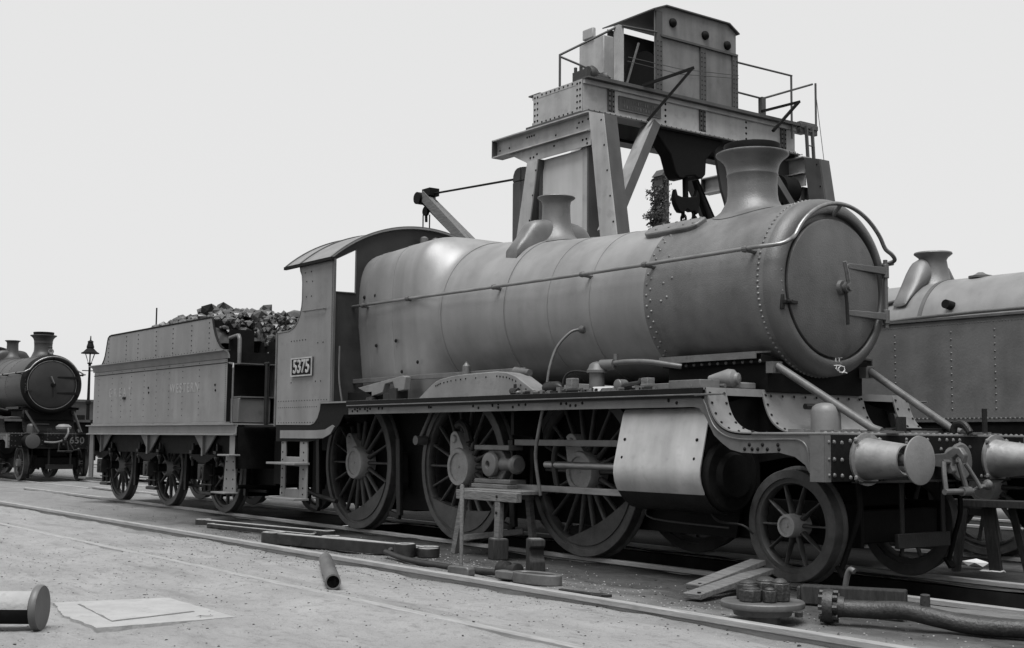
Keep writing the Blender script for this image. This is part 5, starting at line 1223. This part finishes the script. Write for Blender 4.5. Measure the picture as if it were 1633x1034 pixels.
flat_rod('valve_rod', 'thin round-ended rod lying just in front of the slender coupling rod', (-4.05,-2.06), R(7), 2.3, .055, .055, .055, .05, .055)
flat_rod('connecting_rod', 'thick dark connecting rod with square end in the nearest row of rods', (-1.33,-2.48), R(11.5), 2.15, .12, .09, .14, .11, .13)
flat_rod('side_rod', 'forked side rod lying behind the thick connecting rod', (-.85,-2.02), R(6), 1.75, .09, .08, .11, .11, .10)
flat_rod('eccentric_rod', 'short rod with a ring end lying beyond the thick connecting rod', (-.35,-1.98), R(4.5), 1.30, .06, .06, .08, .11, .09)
# long thin rod running on to the strap ring
e = thing('pull_rod', 'long thin iron rod ending in a collar beside the sledgehammer', 'rod', (0, 0, 0), 0, None)
B().tube(smooth_pts([(.78,-2.28,GI+.06),(1.3,-2.36,GI+.03),(2.0,-2.42,GI+.03),(2.7,-2.40,GI+.035),(3.05,-2.36,GI+.05)],5), .028, 10).obj('shaft', RODM, e, smooth=60)
B().lathe([(-.12,.04),(-.1,.075),(-.02,.078),(0,.05),(.06,.05),(.07,.07),(.12,.068),(.13,.04)], (0,0,0), 'x', 18).obj('collar', GREASE, e).matrix_local = Matrix.Translation((2.98,-2.37,GI+.07)) @ Matrix.Rotation(R(6),4,'Z')
st = thing('strap_ring', 'oval iron strap lying flat on the ground below the wooden block', 'strap', (3.42,-2.40,GI), R(8))
ov = [(.26*math.copysign(abs(math.cos(t_))**.8, math.cos(t_)), .115*math.sin(t_)) for t_ in [2*pi*q/36 for q in range(36)]]
inn = [(x*.80, y*.66) for x, y in ov]
vs_ = [(x,y,0) for x,y in ov]+[(x,y,.09) for x,y in ov]+[(x,y,0) for x,y in inn]+[(x,y,.09) for x,y in inn]; n = 36
B().add(vs_, [f for i in range(n) for f in ((i,(i+1)%n,n+(i+1)%n,n+i),(2*n+i,3*n+i,3*n+(i+1)%n,2*n+(i+1)%n),(n+i,n+(i+1)%n,3*n+(i+1)%n,3*n+i),(i,2*n+i,2*n+(i+1)%n,(i+1)%n))]).obj('ring', PALE, st, bevel=.008)
B().box(-.46,-.24,-.05,.05,.01,.08).obj('tail', PALE, st, bevel=.01)
o = B().prism([(0,-.02),(.36,-.02),(.42,-.06),(.52,-.06),(.50,-.02),(.46,0),(.50,.03),(.52,.06),(.42,.06),(.36,.02),(0,.02)], 'z', 0, .025).obj('spanner', RODM, bevel=.004)
o.location = (3.95,-2.58,GI); o.rotation_euler = (0,0,R(4)); tag(o, 'open-ended spanner on the ground beside the near rail', 'spanner')
pi_ = thing('short_pipe', 'short length of pale pipe lying across the near track', 'pipe', (0,0,0))
B().lathe([(0,.050),(.0,.062),(1.9,.062),(1.9,.050)], (0,0,0), 'x', 24, closed=True).obj('tube', PALE, pi_)
B().lathe([(.02,.0),(.02,.0505)], (0,0,0), 'x', 24).obj('bore', BLACK, pi_)
pi_.location = (2.87,-4.02,ground_h(2.87,-4.02)+.066); pi_.rotation_euler = (0, 0, R(153.5))
hm = thing('sledgehammer', 'sledgehammer standing on its head with wooden handle upright by the trestle', 'hammer', (2.62,-2.62,GI))
B().prism([(-.13,.015),(-.11,0),(.11,0),(.13,.015),(.13,.075),(.11,.09),(-.11,.09),(-.13,.075)], 'y', -.045, .045).obj('head', PALE, hm, bevel=.01)
B().lathe([(.09,.017),(.4,.018),(.78,.021),(.80,.012)], (0,0,0), 'z', 12).obj('handle', WOOD, hm)
hm.rotation_euler = (0,0,R(10))
def wblock(label, loc, sx, sy, sz, rz=0., mt=WOODD, notch=False, grp=None):
    o = thing('wooden_block', label, 'block', loc, rz, grp)
    if notch: B().prism([(-sx/2,0),(sx/2,0),(sx/2,sz*.36),(sx*.25,sz*.48),(sx*.18,sz*.7),(sx*.5,sz*.78),(sx/2,sz),(-sx/2,sz)], 'y', -sy/2, sy/2).obj('block', mt, o, bevel=.012)
    else: B().box(-sx/2,sx/2,-sy/2,sy/2,0,sz).obj('block', mt, o, bevel=.012)
    B().box(-sx/2+.012,sx/2-.012,-sy/2+.012,sy/2-.012,sz,sz+.003).obj('end_grain', WOOD, o)
    return o
wblock('upright notched wooden block standing left of the leading driving wheel', (2.70,-1.86,GI), .20,.14,.30,R(-25),notch=True)
wblock('square wooden block under the front leg of the trestle', (1.55,-1.44,GI), .20,.16,.21,R(-20))
# trestle
tr = thing('trestle', 'wooden trestle propping the crosshead in front of the driving wheel', 'trestle', (0,0,0))
def tr_(name, bm, mt=WOOD): return bm.obj(name, mt, tr, bevel=.006)
tr_('top_beam', B().box(.83,1.88,-1.47,-1.40,.53,.625))
tr_('top_beam', B().box(.75,1.45,-.98,-.91,.53,.60))
tr_('deck_plank', B().box(.86,1.85,-1.40,-1.16,.60,.64)); tr_('deck_plank', B().box(.86,1.70,-1.14,-.93,.60,.64))
tr_('leg', B().bar((.93,-1.42,.60),(.72,-1.40,GI),.085,.06,(0,1,0))); tr_('leg', B().bar((1.56,-1.435,.60),(1.55,-1.44,GI+.215),.085,.06,(0,1,0)))
tr_('leg', B().bar((.88,-.95,.60),(.80,-.90,GI),.07,.06,(0,1,0))); tr_('leg', B().bar((1.40,-.95,.60),(1.44,-.90,GI),.07,.06,(0,1,0)))
tr_('cross_brace', B().bar((.82,-1.38,.12),(1.3,-.94,.20),.05,.06)); tr_('packing_board', B().box(.72,1.36,-1.2,-.86,.641,.683))
rv = B()
for x, z in ((.93,.57),(1.56,.58),(1.555,.42)): rv.rivet((x,-1.475,z),(0,-1,0),.016)
stuff(rv.obj('nail_heads', BLACK, tr))
# far trestle at right
t2 = thing('work_stand', 'dark T-shaped wooden stand beyond the far pony wheel', 'stand', (4.95,1.75,GI), R(20))
B().box(-.35,.35,-.09,.09,.60,.67).obj('top', WOODD, t2, bevel=.006)
B().bar((0,0,.60),(.05,.05,0),.10,.10,(0,1,0)).obj('leg', WOODD, t2); B().bar((-.2,-.05,.60),(-.28,-.1,0),.07,.07,(0,1,0)).obj('leg', WOODD, t2); B().bar((.2,.05,.6),(.3,.2,0),.06,.06,(0,1,0)).obj('leg', WOODD, t2)
# planks leaning under the pony wheel
for lab, p, q in (('upper of two rough planks propped beneath the near pony wheel', (4.60,-1.76,.0), (4.60,-1.0,.16)), ('lower split plank beside the upper one, leaning towards the near pony wheel', (4.90,-2.07,-.02), (4.70,-1.02,.10))):
    o = thing('plank', lab, 'plank', (0,0,0), 0, 'planks propped at the pony wheel')
    B().bar(p, q, .16, .045).obj('board', WOOD, o, bevel=.006)
    B().cyl((p[0]+.04,p[1]+.04,p[2]+.015),(p[0]+.04,p[1]+.04,p[2]+.035),.015,n=8).obj('nail', BLACK, o)
# cylinder cover with nuts
dc = thing('cylinder_cover', 'round flanged cylinder cover lying on a hub at the near rail', 'cover', (6.0,-2.50,GI))
B().lathe([(0,.12),(.05,.12),(.05,.19),(.10,.205),(.10,.275),(.115,.28),(.135,.278),(.142,.27),(.142,0)], (0,0,0), 'z', 48).obj('disc', PALE, dc, smooth=35)
NUTS = [(-.10,-.03,.085,.13),(-.02,.06,.09,.15),(.10,.06,.07,.15),(.0,-.11,.08,.10),(.11,-.05,.05,.10),(-.12,.12,.05,.12)]
NUTL = ['fluted nut at the left of the cylinder cover', 'tallest domed nut in the middle of the cylinder cover', 'dark tall nut at the right rear of the cylinder cover', 'squat nut nearest the front rim of the cylinder cover', 'smallest nut at the right of the cylinder cover', 'narrow nut at the left rear of the cylinder cover']
for k, (x, y, r, h) in enumerate(NUTS):
    P_ = [(r*(1 if q % 2 else .86)*math.cos(2*pi*q/16), r*(1 if q % 2 else .86)*math.sin(2*pi*q/16)) for q in range(16)]
    o = B().prism(P_, 'z', 0, h*.8).lathe([(h*.8,r*.8),(h*.92,r*.6),(h,r*.3),(h,0)], (0,0,0), 'z', 16).obj('castle_nut', RUST, bevel=.008)
    o.location = (6.0+x, -2.50+y, GI+.143); o.rotation_euler = (0,0,k*.7)
    tag(o, NUTL[k], 'nut', 'nuts on the cylinder cover')
o = B().prism([(.03*math.cos(pi/3*q),.03*math.sin(pi/3*q)) for q in range(6)], 'z', 0, .04).obj('hex_nut', RUST, bevel=.004); o.location = (6.0,-2.14,GI); tag(o, 'single hexagon nut on the bare ground right of the cylinder cover', 'nut')
# timber, iron lever, bent pipe
tb = thing('timber_baulk', 'squared dark timber lying along the track behind the bent pipe', 'timber', (5.50,-1.52,GI), R(30))
B().box(0,.75,-.06,.06,0,.14).obj('beam', WOODD, tb, bevel=.012); B().box(-.03,.0,-.05,.05,.0,.13).obj('end_plate', RUST, tb, bevel=.01)
o = thing('long_plank', 'long weathered plank on the ground beside the rail at the right edge', 'plank', (5.95,-1.28,GI), R(8)); B().box(0,2.4,-.10,.10,0,.05).obj('board', WOOD, o, bevel=.008)
o = B().tube(smooth_pts([(0,0,0),(.02,.0,.10),(.05,0,.16),(.09,.0,.15)],4), .022, 8).obj('iron_hook', PALE, smooth=60); o.location = (5.72,-1.30,GI+.1); tag(o, 'bent iron hook stuck upright behind the squared timber', 'hook')
bpz = thing('bent_pipe', 'heavy bent iron pipe with flange in the right foreground', 'pipe', (0,0,0))
B().tube(smooth_pts([(6.34,-2.20,GI+.11),(6.55,-2.07,GI+.11),(6.75,-1.99,GI+.12),(6.95,-1.92,GI+.09),(7.15,-1.82,GI+.06),(7.5,-1.62,GI+.06),(8.2,-1.2,GI+.06)],6), .058, 18).obj('tube', RUST, bpz, smooth=60)
fl = B().lathe([(-.035,.0),(-.035,.11),(0,.115),(.03,.11),(.03,.075),(.10,.065)], (0,0,0), 'x', 28)
for q in range(8): fl.cyl((-.06,.088*math.cos(q*pi/4),.088*math.sin(q*pi/4)),(.06,.088*math.cos(q*pi/4),.088*math.sin(q*pi/4)),.018,n=6)
fl.obj('flange', RUST, bpz).matrix_local = Matrix.Translation((6.32,-2.21,GI+.118)) @ Matrix.Rotation(R(32),4,'Z')
B().cyl((6.86,-1.93,GI+.12),(6.87,-1.94,GI+.23), .035, .03, 12).obj('stub', RUST, bpz)
o = B().tube(smooth_pts([(0,0,.02),(.15,.03,.05),(.3,.04,.03)],4),.03,8).obj('pipe_union', STEEL, smooth=60); o.location = (6.25,-1.75,GI); tag(o, 'small bright pipe union between timber and bent pipe', 'pipe fitting')
# flanged pipe at the left edge, concrete cover
fp = thing('flanged_pipe', 'large pale flanged pipe lying on the ground in the lower left corner', 'pipe', (0,0,0))
B().lathe([(.06,.10),(2.6,.10)], (0,0,0), 'x', 24, a0=0, a1=pi)  .obj('tube', CONC, fp, smooth=35)
B().lathe([(.06,.10),(2.6,.10)], (0,0,0), 'x', 24, a0=pi, a1=2*pi).obj('tarred_half', BLACK, fp, smooth=35)
B().lathe([(0,.0),(0,.135),(.012,.142),(.035,.142),(.045,.135),(.045,.09)], (0,0,0), 'x', 40).obj('flange', VALM, fp, smooth=35)
fp.location = (3.74,-6.53,ground_h(3.74,-6.53)+.14); fp.rotation_euler = (0, 0, R(234))
cc = thing('concrete_cover', 'pale concrete inspection cover slab set in the ground near the flanged pipe', 'slab', (3.3,-5.8,GZ-.028))
def rough_edge(P, n=12, j=.009, seed=4):
    g = random.Random(seed); out = []
    for p, q in zip(P, P[1:]+P[:1]):
        for k in range(n): out.append((p[0]+(q[0]-p[0])*k/n+g.uniform(-j, j), p[1]+(q[1]-p[1])*k/n+g.uniform(-j, j)))
    return out
OUT = [(-.71,-.31),(-.54,.47),(.66,.46),(.65,-.46),(-.04,-.45)]
LID = [(-.51,-.2),(-.40,.35),(.29,.33),(.44,-.29)]
B().prism(rough_edge(OUT), 'z', 0, .045).obj('frame_slab', CONC, cc, smooth=0)
B().prism(rough_edge([(x*1.006, y*1.006) for x, y in LID], 7, .006), 'z', .0452, .0464).obj('joint', WOOD, cc, smooth=0)
B().prism(rough_edge([(x*.99, y*.99) for x, y in LID], 7, .006, 9), 'z', .0466, .052).obj('lid', CONC, cc, smooth=0)
# crumpled paper beyond the rail
for k, (x, y, s_, lab) in enumerate(((4.55,2.15,.10,'crumpled white paper heaped against the far rail beside the work stand'),(4.95,1.80,.10,'flat white paper scrap lying right of the crumpled paper'))):
    vs_, fs_ = rock(s_, 77+k, (1.6,1.1,.45 if k == 0 else .18)); o = B().add(vs_,fs_).obj('paper_scrap', PAPER, smooth=0); o.location = (x,y,GI+s_*(.25 if k == 0 else .1)); tag(o, lab, 'paper')
# ---- loose things on the running plate
PT = 1.601
def on_plate(name, label, cat, bm, mt, loc, rz=0., bevel=.006, group=None):
    o = bm.obj(name, mt, bevel=bevel); o.location = loc; o.rotation_euler = (0,0,rz); tag(o, label, cat, group); return o
on_plate('oil_can', 'round dark oil can lying on the running plate left of the upright blocks', 'can', B().lathe([(-.16,.0),(-.15,.05),(-.1,.062),(.08,.06),(.14,.03),(.16,0)], (0,0,.062), 'x', 18), GREASE, (2.12,-1.20,PT), R(-8))
on_plate('small_block', 'small upright wooden block on the running plate beside the vacuum pump', 'block', B().box(-.06,.06,-.04,.04,0,.14), WOOD, (2.46,-1.24,PT), R(-10))
on_plate('small_block', 'small upright block on the running plate right of the loose nuts', 'block', B().box(-.055,.055,-.04,.04,0,.11), WOOD, (3.50,-1.22,PT), R(-10))
on_plate('white_card', 'bright white slab of packing on the running plate right of the pump', 'packing', B().box(-.11,.11,-.05,.05,0,.045), PAPER, (2.92,-1.22,PT), R(15))
on_plate('gland_nut', 'ribbed round gland nut on the running plate between packing and block', 'nut', B().lathe([(-.06,.03),(-.05,.055),(.05,.055),(.06,.03)], (0,0,.055), 'y', 14), PALE, (3.12,-1.20,PT))
on_plate('pipe_elbow', 'small pipe elbow on the running plate next to the gland nut', 'pipe fitting', B().tube(smooth_pts([(-.1,0,.04),(0,0,.05),(.07,.02,.06),(.09,.04,.10)],4),.035,10), GREASE, (3.30,-1.22,PT))
on_plate('bolt_pile', 'pale bolts heaped on the running plate below the splasher end', 'bolts', (lambda b_: [b_.cyl((rnd.uniform(-.15,.15),rnd.uniform(-.06,.06),.02+.03*rnd.random()),(rnd.uniform(-.15,.15),rnd.uniform(-.06,.06),.02+.03*rnd.random()),.016,n=7) for _ in range(10)] and b_)(B()), PALE, (2.30,-1.22,PT), bevel=0)
on_plate('perforated_bar', 'flat bar drilled with holes lying along the running plate by the saddle', 'bar', B().box(-.30,.30,-.06,.06,0,.05), PALE, (3.80,-1.24,PT), R(3))
on_plate('slide_plate', 'pale flat plate lying at the front edge of the running plate', 'plate', B().prism([(-.2,-.09),(.18,-.09),(.24,.09),(-.14,.09)], 'z', 0, .07), PALE, (4.06,-1.22,PT))
on_plate('conical_casting', 'smooth conical casting lying at the front corner of the running plate', 'casting', B().lathe([(-.14,.0),(-.13,.03),(-.05,.055),(.05,.085),(.10,.08),(.13,.05),(.15,.05),(.16,0)], (0,0,.085), 'x', 24), PAINT2, (4.20,-.99,PT), R(20))
on_plate('gauge_cock', 'small tap fitting lying on the splasher foot', 'pipe fitting', B().cyl((-.1,0,.04),(.08,0,.04),.03,n=10).cyl((.0,0,.04),(.0,0,.11),.018,n=8), GREASE, (1.62,-1.30,PT), R(-15))
on_plate('flat_spring', 'leaf spring lying across the front platform behind the beam', 'spring', B().prism([(-.42,0),(.42,0),(.30,.05),(-.30,.05)], 'y', -.05, .05), BLACK, (5.22,.30,1.2255), R(80))

# small loose fittings left along the running plate: nuts, washers, pins, rags of packing, too small and mixed to name
for mt_, seed, num in ((PALE, 21, 60), (GREASE, 22, 70)):
    g = random.Random(seed); b = B()
    for k in range(num):
        x = g.uniform(1.55, 4.25); y = g.uniform(-1.31, -1.02); r = g.uniform(.012, .04); kd = g.random(); a = g.uniform(0, pi)
        if -1.18 < y < -1.05 and 2.5 < x < 2.9: y = -1.27
        if x < 2.0: y = g.uniform(-1.32, -1.29)
        if kd < .35: b.prism([(x+r*math.cos(a+pi/3*q), y+r*math.sin(a+pi/3*q)) for q in range(6)], 'z', PT, PT+r*g.uniform(.6, 1.6))
        elif kd < .7: b.cyl((x-r*2.2*math.cos(a), y-r*1.2*math.sin(a), PT+r*.5), (x+r*2.2*math.cos(a), y+r*1.2*math.sin(a), PT+r*.55), r*.5, n=8)
        else: b.bar((x-r*1.8, y, PT+r*.45), (x+r*1.8*math.cos(a*.3), y+r*math.sin(a), PT+r*.45), r*1.3, r*.9)
    o = stuff(b.obj('loose_fittings', mt_)); tag(o, ('pale' if mt_ is PALE else 'dark greasy')+' nuts, pins and small fittings scattered on the running plate', 'fittings')
g = random.Random(31); b = B()
for k in range(80):
    x = g.uniform(4.9, 5.52); y = g.uniform(-1.0, 1.2); r = g.uniform(.012, .035); a = g.uniform(0, pi)
    if abs(abs(y)-.54) < .12: continue
    b.bar((x-r*1.8, y, 1.2245+r*.45), (x+r*1.8*math.cos(a*.3), y+r*2*math.sin(a), 1.2245+r*.45), r*1.3, r*.9)
o = stuff(b.obj('loose_fittings', PALE)); tag(o, 'small pale fittings scattered on the front platform behind the buffer beam', 'fittings')
